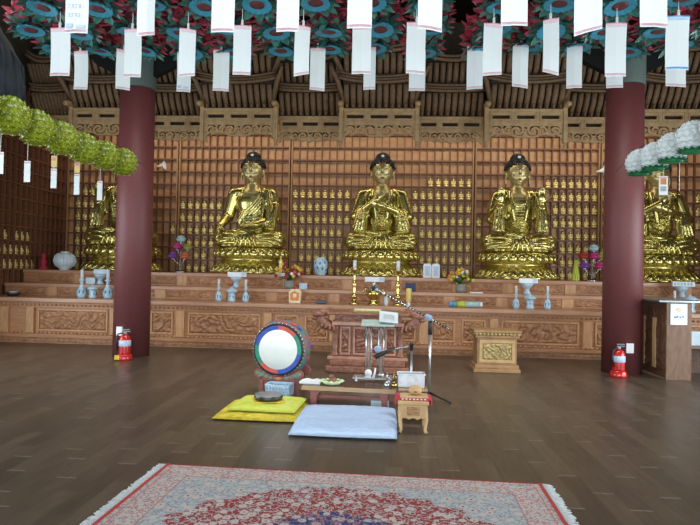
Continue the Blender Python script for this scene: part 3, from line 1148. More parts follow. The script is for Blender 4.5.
# (group phrase, first px, last px, row list as {row: (px0, px1)})
regions = [
    ('far left niches left of the left column', {8: (86, 90), 7: (79, 97), 6: (71, 104), 5: (71, 104), 4: (71, 104), 3: (71, 98), 2: (71, 90), 1: (74, 86)}),
    ('niches just right of the left column', {4: (168, 174)}),
    ('niches left of the left Buddha', {6: (179, 221), 5: (179, 228), 4: (179, 222), 3: (184, 214), 2: (192, 206), 1: (184, 204)}),
    ('niches between the left and middle Buddhas', {7: (293, 350), 6: (293, 350), 5: (293, 350), 4: (293, 345), 3: (293, 340), 2: (298, 340), 1: (298, 340)}),
    ('niches right of the middle Buddha', {8: (426, 471), 7: (410, 471), 6: (410, 471), 5: (410, 471), 4: (416, 471), 3: (416, 471), 2: (418, 471), 1: (418, 471)}),
    ('narrow niches beside the post left of the right Buddha', {5: (475, 480), 4: (475, 480)}),
    ('niches between the right Buddha and the right column', {8: (541, 597), 7: (549, 607), 6: (549, 607), 5: (549, 607), 4: (557, 607), 3: (557, 607), 2: (560, 607), 1: (562, 607)}),
    ('niches at the far right edge of the back wall', {7: (694, 700), 6: (686, 700), 5: (686, 700)}),
]
for gname, rows in regions:
    for r, (pa, pb) in rows.items():
        z = ZT3 + (r - 1) * ROWH
        xa, xb = at(pa, 230, YB).x, at(pb, 230, YB).x
        cs = [x for x in cells if xa <= x <= xb]
        for k, x in enumerate(cs):
            put_fig(x, YB + .035, z + .017, 'gold Buddha, %s row, %s from left, %s' % (RN[r], ORD[k], gname.replace('the ', '')), 'gold figurines in the ' + gname)
for r, ys in ((3, (11.62, 12.0, 12.19, 12.38)), (2, (11.55, 11.73, 11.92, 12.10, 12.29, 12.47)), (1, (11.5, 11.68, 11.86, 12.04, 12.22, 12.40, 12.58))):
    for k, y in enumerate(ys):
        yy = 10.045 + .1905 * (round((y - 10.045) / .1905 - .5) + .5)
        put_fig(XL - .045, yy, ZT3 + (r - 1) * ROWH + .017 + .0, 'small gold Buddha on left side wall shelving, %s row, %s from the left' % (RN[r], ORD[k]), 'gold figurines on the left side wall', R(90))

# ------------------------------------------------------------------ ceiling lotus lanterns


def lotus_lantern():
    t = thing('lotus_lantern', (0, 0, 0), 'x', 'lantern')
    m = MB()
    n = 16
    pts = []
    N = 96
    for i in range(N):
        a = 2 * PI * i / N
        pts.append((math.cos(a), math.sin(a), .104 + .010 * abs(math.sin(a * n / 2)) ** .7))
    inn = [m.bm.verts.new((c * .058, s * .058, .004)) for c, s, r in pts]
    out = [m.bm.verts.new((c * r, s * r, -.008)) for c, s, r in pts]
    top = [m.bm.verts.new((c * r * .99, s * r * .99, .006)) for c, s, r in pts]
    for i in range(N):
        j = (i + 1) % N
        m.bm.faces.new((inn[i], inn[j], out[j], out[i]))
        m.bm.faces.new((out[i], out[j], top[j], top[i]))
        m.bm.faces.new((top[i], top[j], inn[j], inn[i]))
    m.build('scalloped_ring', 'blue', t)
    m = MB()
    m.lathe([(0, .008), (.03, .003), (.066, .006), (.066, .02), (0, .02)], seg=24)
    m.build('centre_disc', 'brownred', t)
    m = MB()
    rnd = random.Random(5)
    for ring, (n, r0_, z, L, w, el) in enumerate(((10, .07, .012, .13, .08, -.12), (9, .10, .035, .11, .08, .25), (6, .10, .05, .11, .06, -.6))):
        for k in range(n):
            a = 2 * PI * (k + .5 * (ring % 2)) / n + rnd.uniform(-.08, .08)
            ca, sa = math.cos(a), math.sin(a)
            e = el + rnd.uniform(-.15, .15)
            m.mi = 0 if rnd.random() < .6 else 1
            m.petal((ca * r0_, sa * r0_, z), (ca * math.cos(e), sa * math.cos(e), math.sin(e)), (0, 0, 1 if el > 0 else -1), L, w, .15)
    m.build('leaf_whorl', ['teal', 'teal2'], t)
    m = MB()
    for ring, (n, r0_, z, L, w, el) in enumerate(((9, .12, .11, .11, .08, .5), (10, .13, .15, .085, .075, .0), (9, .12, .22, .12, .075, 1.1), (11, .135, .11, .09, .07, -.7), (7, .12, .055, .10, .06, -.3))):
        for k in range(n):
            a = 2 * PI * (k + .5 * (ring % 2)) / n + rnd.uniform(-.1, .1)
            ca, sa = math.cos(a), math.sin(a)
            e = el + rnd.uniform(-.2, .2)
            m.petal((ca * r0_, sa * r0_, z), (ca * math.cos(e), sa * math.cos(e), math.sin(e)), (ca, sa, .3), L, w, .12)
    m.build('petal_whorl', 'crimson', t)
    m = MB()
    m.ell((0, 0, .17), (.15, .15, .14), 16, 10)
    m.build('paper_shade', 'brownred', t)
    MB().tube([(0, 0, .3), (0, 0, .46)], .003, 5).build('hanging_loop', 'black', t)
    return t


L0 = lotus_lantern()
TREE[L0.name] = kids(L0)
gx = [-2.79, -2.41, -2.03, -1.65, -1.27, -.90, -.52, -.14, .24, .70, 1.08, 1.46, 1.84, 2.22, 2.60]
first = [True]
LZ = 3.27
rowsY = [('rear', 4.62, 0), ('second', 4.22, 1), ('third', 3.82, 0), ('fourth', 3.42, 1), ('front', 3.02, 0)]
rn = random.Random(11)
for rname, Y, sh in rowsY:
    kk = 0
    for i, x in enumerate(gx):
        xx = x + rn.uniform(-.012, .012) + (.0 if not sh else .05)
        if abs((xx + .0655 * 0) / Y) > .72:
            continue
        o = L0 if first[0] else copy_tree(L0)
        first[0] = False
        o.location = (xx, Y + rn.uniform(-.01, .01), LZ + rn.uniform(-.02, .03) - .01 * (4.6 - Y))
        o.rotation_euler = (rn.uniform(-.12, .12), rn.uniform(-.12, .12), rn.uniform(0, 6))
        o.scale = (.88, .88, .88)
        tag(o, 'teal and crimson lotus lantern, %s from the left in the %s ceiling row' % (ORD[kk], rname), 'lantern', 'lotus lanterns under the ceiling')
        kk += 1
    w = MB().tube([(XL - .13, Y, LZ + .47), (XR + .13, Y, LZ + .47)], .006, 6).build('hanging_wire', 'black')
    tag(w, 'dark wire strung across the hall carrying the %s row of lotus lanterns' % rname, 'wire', 'lantern wires')

# ------------------------------------------------------------------ white prayer tags


def prayer_tag(px, py_top, py_bot, wpx, Y, label, group, ang=0.0, skew=0, colour='pink', text=False, deco=False, tilt=0.0):
    p = at(px, py_top, Y)
    H = (py_bot - py_top) / FPX * Y
    wd = wpx / FPX * Y / max(.25, math.cos(ang))
    t = thing('prayer_tag', p, label, 'paper tag', group, ang)
    m = MB()
    sk = skew * wd
    # a gently curled sheet hanging from the clip
    n = 8
    for a, b in ((0, 1),):
        g_ = []
        for i in range(n + 1):
            v = i / n
            row = []
            for u in (-.5, 0, .5):
                row.append(m.bm.verts.new((u * wd + tilt * v * H, -.008 * math.cos(u * PI) + .012 * math.sin(v * 2.5), -v * H + sk * u * (1 if v > .5 else .6) * (1 if i in (0, n) else 1) * (v * .7 + .3))))
            g_.append(row)
        for i in range(n):
            for k in range(2):
                m.bm.faces.new((g_[i][k], g_[i][k + 1], g_[i + 1][k + 1], g_[i + 1][k]))
    sheet = m.build('paper', 'tag', t, solid=.0012)

    def strip(name, v0, v1, u0, u1, mk):
        s = MB()
        def P(u, v):
            return (u * wd + tilt * v * H, -.010 - .008 * math.cos(u * PI) + .012 * math.sin(v * 2.5), -v * H + sk * u * (1 if v > .5 else .6) * (v * .7 + .3))
        us = [u0, (u0 + u1) / 2, u1]
        A = [s.bm.verts.new(P(u, v0)) for u in us]
        B = [s.bm.verts.new(P(u, v1)) for u in us]
        for k in range(2):
            s.bm.faces.new((A[k], A[k + 1], B[k + 1], B[k]))
        return s.build(name, mk, sheet, solid=.0008)
    c1, c2 = ('pink', 'palepink') if colour == 'pink' else ('blueprint', 'paleblue')
    strip('printed_band', .012, .028, -.48, .48, c1)
    strip('printed_wash', .030, .085, -.42, .42, c2)
    strip('printed_band', .950 if colour == 'pink' else .955, .962 if colour == 'pink' else .985, -.48, .48, c1)
    if colour == 'pink':
        strip('printed_band', .975, .982, -.48, .48, c1)
    if deco:
        strip('printed_wash', .84, .92, -.40, -.12, 'paleblue')
        strip('printed_wash', .87, .93, .05, .40, 'paleblue')
    if text:
        s = MB()
        for r in range(5):
            for c in range(4 if r else 3):
                x0 = (-.26 + c * .15) * wd
                z0 = -(.10 + r * .15) * H
                w = wd * .11
                h = H * .055
                s.box(x0, x0 + w, -.022, -.021, z0, z0 + .0018)
                s.box(x0 + w * .45, x0 + w * .55, -.022, -.021, z0 - h, z0)
                if (r + c) % 2:
                    s.box(x0, x0 + w * .4, -.022, -.021, z0 - h, z0 - h + .0018)
                else:
                    s.box(x0 + w * .8, x0 + w * .9, -.022, -.021, z0 - h, z0 + .002)
        s.build('printed_text', 'greyprint', sheet)
    m = MB()
    m.box(-.007, .007, -.012, -.002, -.012, .035)
    m.tube([(0, -.006, .03), (0, -.006, .11)], .0025, 5)
    m.build('clip', 'clip', t)
    return t


YA, YM, YN = 4.58, 3.84, 3.04
small = [(81, 51, 91, 16), (124, 50, 91, 11), (184, 52, 93, 15), (221.5, 50, 92, 16), (318, 48, 91, 15), (370, 47, 90, 12), (417.5, 48, 91, 16), (475.5, 46, 89, 16), (521, 44, 87, 16), (575, 43, 87.5, 15), (615.5, 41, 87, 16), (676.5, 42, 85.5, 18)]
for k, (px, a, b, w) in enumerate(small):
    if px > 600:
        a, b = b - 42, b
    prayer_tag(px, a, b, w, YA, '%s from left in the lowest-hanging row of white prayer tags' % ORD[k], 'small white prayer tags of the rear row',
               ang=.7 if px == 124 else rn.uniform(-.2, .2), deco=(px == 184), skew=rn.uniform(-.12, .12))
medium = [(60.5, 28, 78, 21, 0, 0, 'pink'), (133, 29, 79, 18, 0, 0, 'pink'), (188, 29, 78, 14.5, .5, .25, 'pink'), (242.5, 25.5, 76, 18, .1, 0, 'pink'), (303, 26, 76, 14, .6, .35, 'pink'), (362, 26, 74.5, 19, 0, 0, 'pink'), (416.5, 22.5, 74, 19, .1, -.05, 'pink'), (493.5, 23.5, 75, 19, .2, .14, 'pink'), (551, 19, 73, 13, -.6, -.45, 'pink'), (616.5, 23, 75.5, 20, 0, 0, 'pink'), (678, 16, 68.5, 22, 0, 0, 'blue')]
for k, (px, a, b, w, an, sk, colr) in enumerate(medium):
    lab = '%s from left in the middle row of white prayer tags' % ORD[k] if colr == 'pink' else 'white prayer tag with blue bands in the middle row at right'
    prayer_tag(px, a, b, w, YM, lab, 'white prayer tags of the middle row', ang=an, skew=sk, colour=colr)
large = [(77, 36, 25, 0, True), (148, 38, 12, .1, False), (223.5, 34, 24, .0, False), (288.5, 33, 23, 0, False), (360.5, 29, 25, 0, False), (431, 30.5, 24, -.18, False), (515.5, 25.5, 26, .0, False), (589.5, 31.5, 27, .28, False), (655, 26, 26, -.05, False)]
for k, (px, b, w, sk, tx) in enumerate(large):
    lab = 'large white prayer tag with printed writing and a blue motif, top left' if tx else '%s from left in the topmost row of large white prayer tags' % ORD[k]
    prayer_tag(px, b - 62, b, w, YN, lab, 'large white prayer tags of the front row', ang=.9 if px == 148 else 0, skew=sk if px != 148 else .4, text=tx, deco=tx)

# ------------------------------------------------------------------ side rows of round lanterns


def round_lantern(nrm, petal_mat, tipmat, leaves, r):
    t = thing(nrm, (0, 0, 0), 'x', 'lantern')
    m = MB()
    m.ell((0, 0, 0), (r * .9, r * .9, r * .88), 20, 12)
    m.build('paper_shade', petal_mat, t)
    m = MB()
    for i in range(9):
        th = .22 + i * .31
        n = max(5, int(18 * math.sin(th)))
        for k in range(n):
            ph = 2 * PI * (k + .5 * (i % 2)) / n
            d = Vector((math.sin(th) * math.cos(ph), math.sin(th) * math.sin(ph), math.cos(th)))
            tang = Vector((math.cos(th) * math.cos(ph), math.cos(th) * math.sin(ph), -math.sin(th)))
            m.mi = 0
            m.petal(d * r * .88 + tang * r * .16, -tang + d * (.55 if tipmat else .22), d, r * .42, r * .42, .05)
            if tipmat:
                m.mi = 1
                m.ell(d * r * 1.02 - tang * r * .10, r * .035, 6, 4)
    m.build('petals', [petal_mat, tipmat or petal_mat], t)
    if leaves:
        m = MB()
        m.ell((0, 0, -r * .80), (r * .62, r * .62, r * .14), 18, 8)
        for i in range(2):
            for k in range(14):
                a = 2 * PI * (k + .5 * i) / 14
                ca, sa = math.cos(a), math.sin(a)
                m.petal((ca * r * .5, sa * r * .5, -r * .82), (ca, sa, .35 - .45 * i), (0, 0, -1), r * .42, r * .30, -.1)
        m.build('leaf_whorl', 'green', t)
    MB().tube([(0, 0, r * .7), (0, 0, r * 1.1)], .003, 5).build('hanging_loop', 'black', t)
    return t


def small_tag(loc, w, h, label, group, upper=None, ang=0.0, motif=None):
    t = thing('prayer_tag', loc, label, 'paper tag', group, ang)
    MB().box(-w / 2, w / 2, -.001, .001, -h, 0).build('paper', 'tag', t)
    MB().tube([(0, 0, -.01), (0, 0, .17)], .002, 5).build('string', 'clip', t)
    if upper:
        MB().box(-w / 2, w / 2, -.001, .001, .008, h * .65).build('upper_slip', upper, t)
        MB().box(-w * .3, w * .3, -.003, -.0015, h * .40, h * .55).build('printed_seal', 'pink', t)
    MB().box(-w * .46, w * .46, -.003, -.0015, -.016, -.008).build('printed_band', 'pink', t)
    if motif:
        MB().box(-w * .32, w * .32, -.003, -.0015, -h * .45, -h * .12).build('printed_picture', 'orange', t)
        MB().box(-w * .32, w * .32, -.003, -.0015, -h * .8, -h * .55).build('printed_text', 'greyprint', t)
    return t


Y0 = round_lantern('round_lantern', 'yellowgreen', 'yellowgreen2', False, .118)
TREE[Y0.name] = kids(Y0)
yl = [(123, 162.5, 4.96), (104, 156, 4.65), (83, 149, 4.34), (61, 139, 4.03), (36, 128.5, 3.74), (10, 116.5, 3.46), (-24, 103, 3.16)]
wire_pts = []
for k, (px, py, Y) in enumerate(yl):
    o = Y0 if k == 0 else copy_tree(Y0)
    p = at(px, py, Y)
    o.location = p
    o.rotation_euler = (0, 0, k * 1.1)
    wire_pts.append(p + Vector((0, 0, .132)))
    tag(o, 'yellow-green petalled round lantern, %s from the column end of its row' % ORD[k], 'lantern', 'yellow-green round lanterns')
wire_pts = [Vector((wire_pts[0].x - .9, 9.4, wire_pts[0].z - .1))] + wire_pts + [Vector((wire_pts[-1].x, 0, wire_pts[-1].z))]
for k, (px, a, b, Y, up_) in enumerate(((100, 181, 201, 4.65, None), (77, 174, 195.5, 4.34, 'yellow'), (54, 168.5, 189, 4.03, 'yellow'), (27.5, 161, 183, 3.74, None), (0.5, 152, 175, 3.46, None))):
    p = at(px, a, Y)
    small_tag(p, .043, (b - a) / FPX * Y, 'small white tag below yellow lanterns, %s from right%s' % (ORD[k], ', with yellow slip' if up_ else ''), 'small tags under the yellow lanterns', up_)
W0 = round_lantern('round_lantern', 'whitepetal', None, True, .125)
TREE[W0.name] = kids(W0)
wl = [(640, 163, 5.28), (655, 157, 4.97), (672.5, 148.5, 4.67), (693, 138, 4.37), (719, 126, 4.05)]
wire2 = []
for k, (px, py, Y) in enumerate(wl):
    o = W0 if k == 0 else copy_tree(W0)
    p = at(px, py, Y)
    o.location = p
    o.rotation_euler = (0, 0, k * .8)
    wire2.append(p + Vector((0, 0, .140)))
    tag(o, 'white petalled round lantern with green leaves, %s from the column end of its row' % ORD[k], 'lantern', 'white round lanterns')
wire2 = [Vector((wire2[0].x + .75, 9.24, wire2[0].z - .1))] + wire2 + [Vector((wire2[-1].x, 0, wire2[-1].z))]
small_tag(at(663.5, 176, 4.97), .072, 18.5 / FPX * 4.97, 'small white tag with an orange picture below the white lanterns', 'small tags under the white lanterns', None, 0, True)
small_tag(at(679.5, 169, 4.67), .060, 21.5 / FPX * 4.67, 'small white tag seen nearly edge-on below the white lanterns', 'small tags under the white lanterns', None, 1.1)
for pts, lb in ((wire_pts, 'thin wire carrying the row of yellow-green round lanterns'), (wire2, 'thin wire carrying the row of white round lanterns')):
    tag(MB().tube(pts, .002, 5).build('hanging_wire', 'black'), lb, 'wire')

# dark slate cloth bundle hanging at the upper left
m = MB()
p = at(-6, 100, 4.9)
m.lathe([(.0, -.12), (.10, -.10), (.22, .0), (.24, .15), (.19, .35), (.13, .50), (.06, .60), (.03, .66), (0, .68)], (p.x, p.y, p.z), 18)
for k in range(9):
    a = 2 * PI * k / 9
    m.tube([(p.x + .23 * math.cos(a), p.y + .23 * math.sin(a), p.z), (p.x + .20 * math.cos(a), p.y + .2 * math.sin(a), p.z + .33), (p.x + .05 * math.cos(a), p.y + .05 * math.sin(a), p.z + .6)], [.03, .03, .01], 6)
m.tube([(p.x, p.y, p.z + .6), (p.x, p.y, ZC)], .006, 5)
tag(m.build('hanging_cloth_bundle', 'slate'), 'dark slate gathered cloth hanging behind the yellow lanterns at upper left', 'hanging cloth')

# horn speakers on the niche posts
for px, py, lb, s in ((600, 171, 'small white horn speaker on the niche post left of the right column', 1), (160, 166, 'small white horn speaker beside the left column', 1)):
    p = at(px, py, YB - .16)
    t = thing('horn_speaker', p, lb, 'speaker', 'white horn speakers')
    MB().lathe([(.02, 0), (.03, .08), (.07, .16), (.11, .20), (.10, .20), (.02, .09)], seg=20, mtx=Matrix.Rotation(R(78 if px > 300 else 82), 4, 'Y') @ Matrix.Translation((0, 0, -.08))).build('horn', 'white', t)
    MB().box(-.02, .02, 0, .14, -.02, .02).build('wall_bracket', 'white', t)

# ------------------------------------------------------------------ things on the altar
ZA, YA1 = .88, 11.12        # lowest shelf
ZB_, YA2 = 1.13, 11.85
YA3 = 12.32


def px_x(px, Y, z):
    lo, hi = -12.0, 12.0
    # solve the X of a point at depth Y, height z that is seen at column px
    for _ in range(40):
        mid = (lo + hi) / 2
        v = Vector((mid, Y, z - EYE))
        x = 350 + FPX * v.dot(rt) / v.dot(fw)
        if x < px:
            lo = mid
        else:
            hi = mid
    return lo


def candle_vase(px, h, label, tall=True):
    t = thing('candlestick', (px_x(px, YA1, ZA), YA1, ZA), label, 'candlestick', 'blue and white porcelain candlesticks')
    s = h / .42
    MB().lathe([(0, 0), (.055 * s, 0), (.06 * s, .03 * s), (.072 * s, .07 * s), (.06 * s, .12 * s), (.028 * s, .18 * s), (.022 * s, .24 * s), (.045 * s, .262 * s), (.045 * s, .27 * s), (0, .272 * s)], seg=20).build('vase', 'porcelain', t)
    MB().lathe([(.026 * s, .19 * s), (.030 * s, .20 * s), (.024 * s, .215 * s), (.022 * s, .212 * s)], seg=16).build('neck_ring', 'chrome', t)
    MB().lathe([(0, .27 * s), (.024 * s, .27 * s), (.023 * s, .42 * s), (0, .425 * s)], seg=16).build('candle', 'candle', t)
    m = MB()
    for k in range(8):
        a = 2 * PI * k / 8
        m.ell((math.cos(a) * .066 * s, math.sin(a) * .066 * s, .09 * s), (.012 * s, .012 * s, .03 * s), 6, 5)
    m.build('painted_petals', 'porcdark', t)


def censer(px, h, label):
    t = thing('incense_burner', (px_x(px, YA1, ZA), YA1, ZA), label, 'incense burner', 'blue and white porcelain incense burners')
    s = h / .32
    MB().lathe([(0, 0), (.085 * s, 0), (.09 * s, .03 * s), (.075 * s, .06 * s), (.085 * s, .12 * s), (.07 * s, .17 * s), (.08 * s, .19 * s), (0, .19 * s)], seg=22).build('body', 'porcelain', t)
    MB().lathe([(0, .185 * s), (.09 * s, .19 * s), (.13 * s, .225 * s), (.125 * s, .25 * s), (.08 * s, .285 * s), (.03 * s, .30 * s), (.02 * s, .32 * s), (0, .325 * s)], seg=22).build('lid', 'porcelain', t)
    m = MB()
    for k in range(7):
        a = 2 * PI * k / 7
        m.ell((math.cos(a) * .08 * s, math.sin(a) * .08 * s, .11 * s), (.014 * s, .014 * s, .022 * s), 6, 5)
    m.build('painted_petals', 'porcdark', t)


def bowl_sign(px, label, mk='white', wpx=19, sgn_label=None, dark=False):
    x = px_x(px, YA2, ZB_)
    t = thing('offering_stand', (x, YA2, ZB_), label, 'offering bowl', 'footed porcelain bowls on the middle step')
    MB().lathe([(0, 0), (.07, 0), (.075, .02), (.045, .08), (.05, .11), (.10, .15), (.125, .20), (.12, .22), (0, .20)], seg=22).build('bowl', 'porcelain', t)
    w = wpx / FPX * YA2
    b = thing('donation_card', (x + .02, YA2, ZB_ + .222), sgn_label, 'card', 'cards on the footed bowls')
    MB().box(-w / 2, w / 2, -.03, .03, 0, .095).build('card', mk, b, bevel=.004)
    if dark:
        m = MB()
        for i in range(6):
            m.box(-w / 2 + .03 + i * .062, -w / 2 + .065 + i * .062, -.033, -.03, .02, .075)
        m.build('printed_text', 'greyprint', b)
    else:
        m = MB()
        m.box(w / 2 - .10, w / 2 - .02, -.033, -.03, .01, .085)
        m.build('printed_panel', 'paleblue', b)


candle_vase(81.5, .56, 'blue-and-white candlestick with tall candle, leftmost on altar')
candle_vase(107.5, .56, 'blue-and-white candlestick with tall candle just left of left column')
censer(92.5, .26, 'porcelain incense burner between the two leftmost candlesticks')
bowl_sign(100, 'footed pale blue bowl behind the leftmost incense burner', 'porcpale', 15, 'pale blue card on the leftmost footed bowl')
x = px_x(91, YA2, ZB_)
b = MB()
b.box(x - .10, x + .10, YA2 - .04, YA2 + .04, ZB_, ZB_ + .14)
tag(b.build('small_box', 'porcpale', bevel=.005), 'pale blue-grey box beside the leftmost footed bowl', 'box')
candle_vase(218.5, .43, 'blue-and-white candlestick left of the left Buddha sign')
candle_vase(245.5, .43, 'blue-and-white candlestick right of the left Buddha sign')
censer(231.5, .28, 'porcelain incense burner below the white card in front of left Buddha')
bowl_sign(236, 'footed blue bowl under the white card in front of left Buddha', 'white', 19, 'white card on a blue bowl in front of left Buddha')
candle_vase(516, .42, 'blue-and-white candlestick left of the incense burner before right Buddha')
candle_vase(547.5, .43, 'blue-and-white candlestick right of the incense burner before right Buddha')
censer(530, .28, 'porcelain incense burner in front of the right Buddha')
bowl_sign(527, 'footed blue bowl in front of the right Buddha', 'white', 18, 'white card on a blue bowl in front of right Buddha')
candle_vase(674.5, .40, 'blue-and-white candlestick seen just above the counter at right')
censer(690, .33, 'porcelain incense burner at the right picture edge')
bowl_sign(682, 'footed blue bowl behind the counter at right', 'porcpale', 21, 'pale card with dark lettering at the right edge', True)

# brass candlesticks and censer in front of the middle Buddha
for px, lb in ((354, 'tall brass candlestick left of the brass incense burner'), (397.5, 'tall brass candlestick right of the brass incense burner')):
    t = thing('candlestick', (px_x(px, YA1, ZA), YA1, ZA), lb, 'candlestick', 'tall brass candlesticks')
    MB().lathe([(0, 0), (.10, 0), (.10, .02), (.06, .05), (.03, .09), (.045, .13), (.065, .16), (.04, .19), (.028, .23), (.045, .30), (.028, .35), (.06, .40), (.03, .43), (.022, .48), (.032, .54), (.02, .60), (.07, .655), (.085, .675), (0, .66)], seg=24).build('stem', 'brass', t)
    MB().lathe([(0, .66), (.037, .66), (.035, .85), (0, .855)], seg=18).build('candle', 'candle', t)
t = thing('incense_burner', (px_x(373.5, YA1, ZA), YA1, ZA), 'brass incense burner with handles in front of middle Buddha', 'incense burner')
MB().lathe([(0, 0), (.12, 0), (.125, .02), (.07, .06), (.06, .10), (.13, .16), (.155, .22), (.13, .27), (.10, .29), (.12, .31), (0, .30)], seg=28).build('body', 'brass', t)
MB().lathe([(0, .30), (.11, .305), (.09, .34), (.05, .37), (.03, .40), (.045, .425), (0, .45)], seg=24).build('lid', 'chrome', t)
for s in (-1, 1):
    MB().tube([(s * .13, 0, .20), (s * .19, 0, .21), (s * .20, 0, .27), (s * .16, 0, .30), (s * .12, 0, .27)], .014, 8).build('handle', 'brass', t)
x = px_x(374.5, YA2, ZB_)
t = thing('donation_card', (x, YA2, ZB_ + .18), 'long white card with blue end above the brass incense burner', 'card')
MB().box(-.20, .20, -.02, .02, 0, .10).build('card', 'white', t, bevel=.004)
MB().box(.09, .19, -.023, -.02, .01, .09).build('printed_panel', 'paleblue', t)
MB().lathe([(0, -.18), (.05, -.18), (.03, -.1), (.03, 0), (0, 0)], seg=16).build('stand', 'chrome', t)
# small goods on the shelves
x = px_x(295, YA1, ZA)
t = thing('carton', (x, YA1, ZA), 'yellow and orange printed carton right of the left candlesticks', 'carton')
MB().prism([(-.11, 0), (.11, 0), (.12, .22), (.08, .27), (-.08, .27), (-.12, .22)], -.06, .06).build('body', 'cream', t, bevel=.008)
MB().prism([(-.08, .05), (.08, .05), (.09, .19), (0, .235), (-.09, .19)], -.064, -.06).build('printed_front', 'orange', t)
MB().box(-.035, .035, -.067, -.064, .11, .18).build('printed_picture', 'cream', t)
MB().tube([(-.06, 0, .265), (-.03, 0, .30), (.03, 0, .30), (.06, 0, .265)], .012, 6).build('handle', 'red', t)
p = Vector((px_x(321, YA1 - .05, ZA), YA1 - .05, ZA))
m = MB()
m.ell((p.x, p.y, p.z + .025), (.13, .08, .025), 14, 8)
m.ell((p.x + .03, p.y, p.z + .04), (.08, .06, .02), 12, 8)
tag(m.build('folded_cloth', 'bluecloth'), 'dark blue folded cloth lying on the altar edge', 'cloth')
x = px_x(408.5, YA1, ZA)
t = thing('bottle', (x, YA1, ZA), 'yellow bottle standing right of the brass candlesticks', 'bottle')
MB().lathe([(0, 0), (.035, 0), (.035, .07), (.05, .09), (.055, .30), (.05, .33), (0, .33)], seg=16).build('body', 'yellow', t)
MB().lathe([(.036, .0), (.038, .01), (.038, .05), (.036, .06)], seg=16).build('base_band', 'candle', t)
x = px_x(386, YA1, ZA)
t = thing('bottle', (x, YA1, ZA), 'small pale bottle with dark cap behind the microphone tip', 'bottle')
MB().lathe([(0, 0), (.04, 0), (.042, .03), (.04, .13), (.018, .17), (.018, .18), (0, .18)], seg=14).build('body', 'porcpale', t)
MB().lathe([(0, .18), (.022, .18), (.022, .22), (0, .22)], seg=12).build('cap', 'navy', t)
x = px_x(410.5, YA2, ZB_)
tag(MB().box(x - .105, x + .105, YA2, YA2 + .04, ZB_, ZB_ + .17).build('small_box', 'navy', bevel=.006), 'dark navy box on the middle step right of center candle', 'box')
x = px_x(303.5, YA2, ZB_)
tag(MB().box(x - .08, x + .08, YA2 - .05, YA2 - .03, ZB_, ZB_ + .12).build('small_card', 'paleblue'), 'pale blue card on the middle step beside flowers', 'card')
# wrapped roll
x = px_x(465.5, YA1 - .05, ZA)
t = thing('wrapped_roll', (x, YA1 - .05, ZA), 'colourful wrapped roll lying on the altar right of centre', 'roll')
RY = Matrix.Rotation(R(90), 4, 'Y')
for a, b, r_, mk, nmm in ((-.31, -.24, .05, 'blueprint', 'end_cap'), (-.24, -.15, .058, 'cloudgreen', 'wrapper'), (-.15, 0, .058, 'lime', 'wrapper'), (0, .26, .056, 'paleteal', 'wrapper'), (.26, .31, .045, 'white', 'end_cap')):
    MB().lathe([(0, a), (r_, a), (r_, b), (0, b)], (0, 0, 0), 18, mtx=Matrix.Translation((0, 0, .058)) @ RY).build(nmm, mk, t)
# vases
x = px_x(320.5, YA3, ZT3)
t = thing('vase', (x, YA3, ZT3), 'pale blue barrel vase between the left and middle Buddhas', 'vase')
MB().lathe([(0, 0), (.09, 0), (.10, .02), (.13, .08), (.15, .2), (.145, .30), (.11, .36), (.08, .375), (.085, .39), (0, .38)], seg=28).build('body', 'porcelain', t)
for k in range(7):
    a = R(-150 + 20 * k)
    m = MB()
    m.ell((.143 * math.cos(a), .143 * math.sin(a), .13 + .12 * (k % 2) + .02 * (k % 3)), (.022, .012, .034), 8, 6)
    m.build('painted_flower', 'porcdark', t)
x = px_x(64.5, YA3, ZT3)
t = thing('vase', (x, YA3, ZT3), 'round pale ribbed porcelain jar on the far left of altar', 'vase')
MB().lathe([(0, 0), (.10, 0), (.10, .03), (.17, .08), (.215, .16), (.225, .22), (.20, .31), (.13, .37), (.09, .38), (.09, .41), (0, .405)], seg=28).build('body', 'porcpale', t)
m = MB()
for k in range(22):
    a = 2 * PI * k / 22
    m.tube([(rr * math.cos(a), rr * math.sin(a), z) for rr, z in ((.17, .08), (.215, .16), (.226, .22), (.20, .31), (.13, .37))], .008, 6)
m.build('ribs', 'porcpale', t)
# red figure and green cup by the jar
x = px_x(43.5, 12.6, ZT3)
t = thing('small_statue', (x, 12.6, ZT3), 'small red ornament left of the pale round jar', 'ornament')
MB().lathe([(0, 0), (.10, 0), (.10, .05), (.05, .09), (.08, .18), (.04, .26), (.06, .31), (.03, .36), (0, .38)], seg=14).build('body', 'redmat', t)
x = px_x(13, 11.12, ZA)
t = thing('offering_bowl', (x, 11.12, ZA), 'small dark bowl with pale contents at the far left of the altar', 'bowl')
MB().lathe([(0, 0), (.09, 0), (.15, .07), (.14, .08), (0, .06)], seg=18).build('body', 'gong', t)
MB().ell((0, 0, .07), (.09, .09, .035), 12, 8).build('contents', 'porcpale', t)


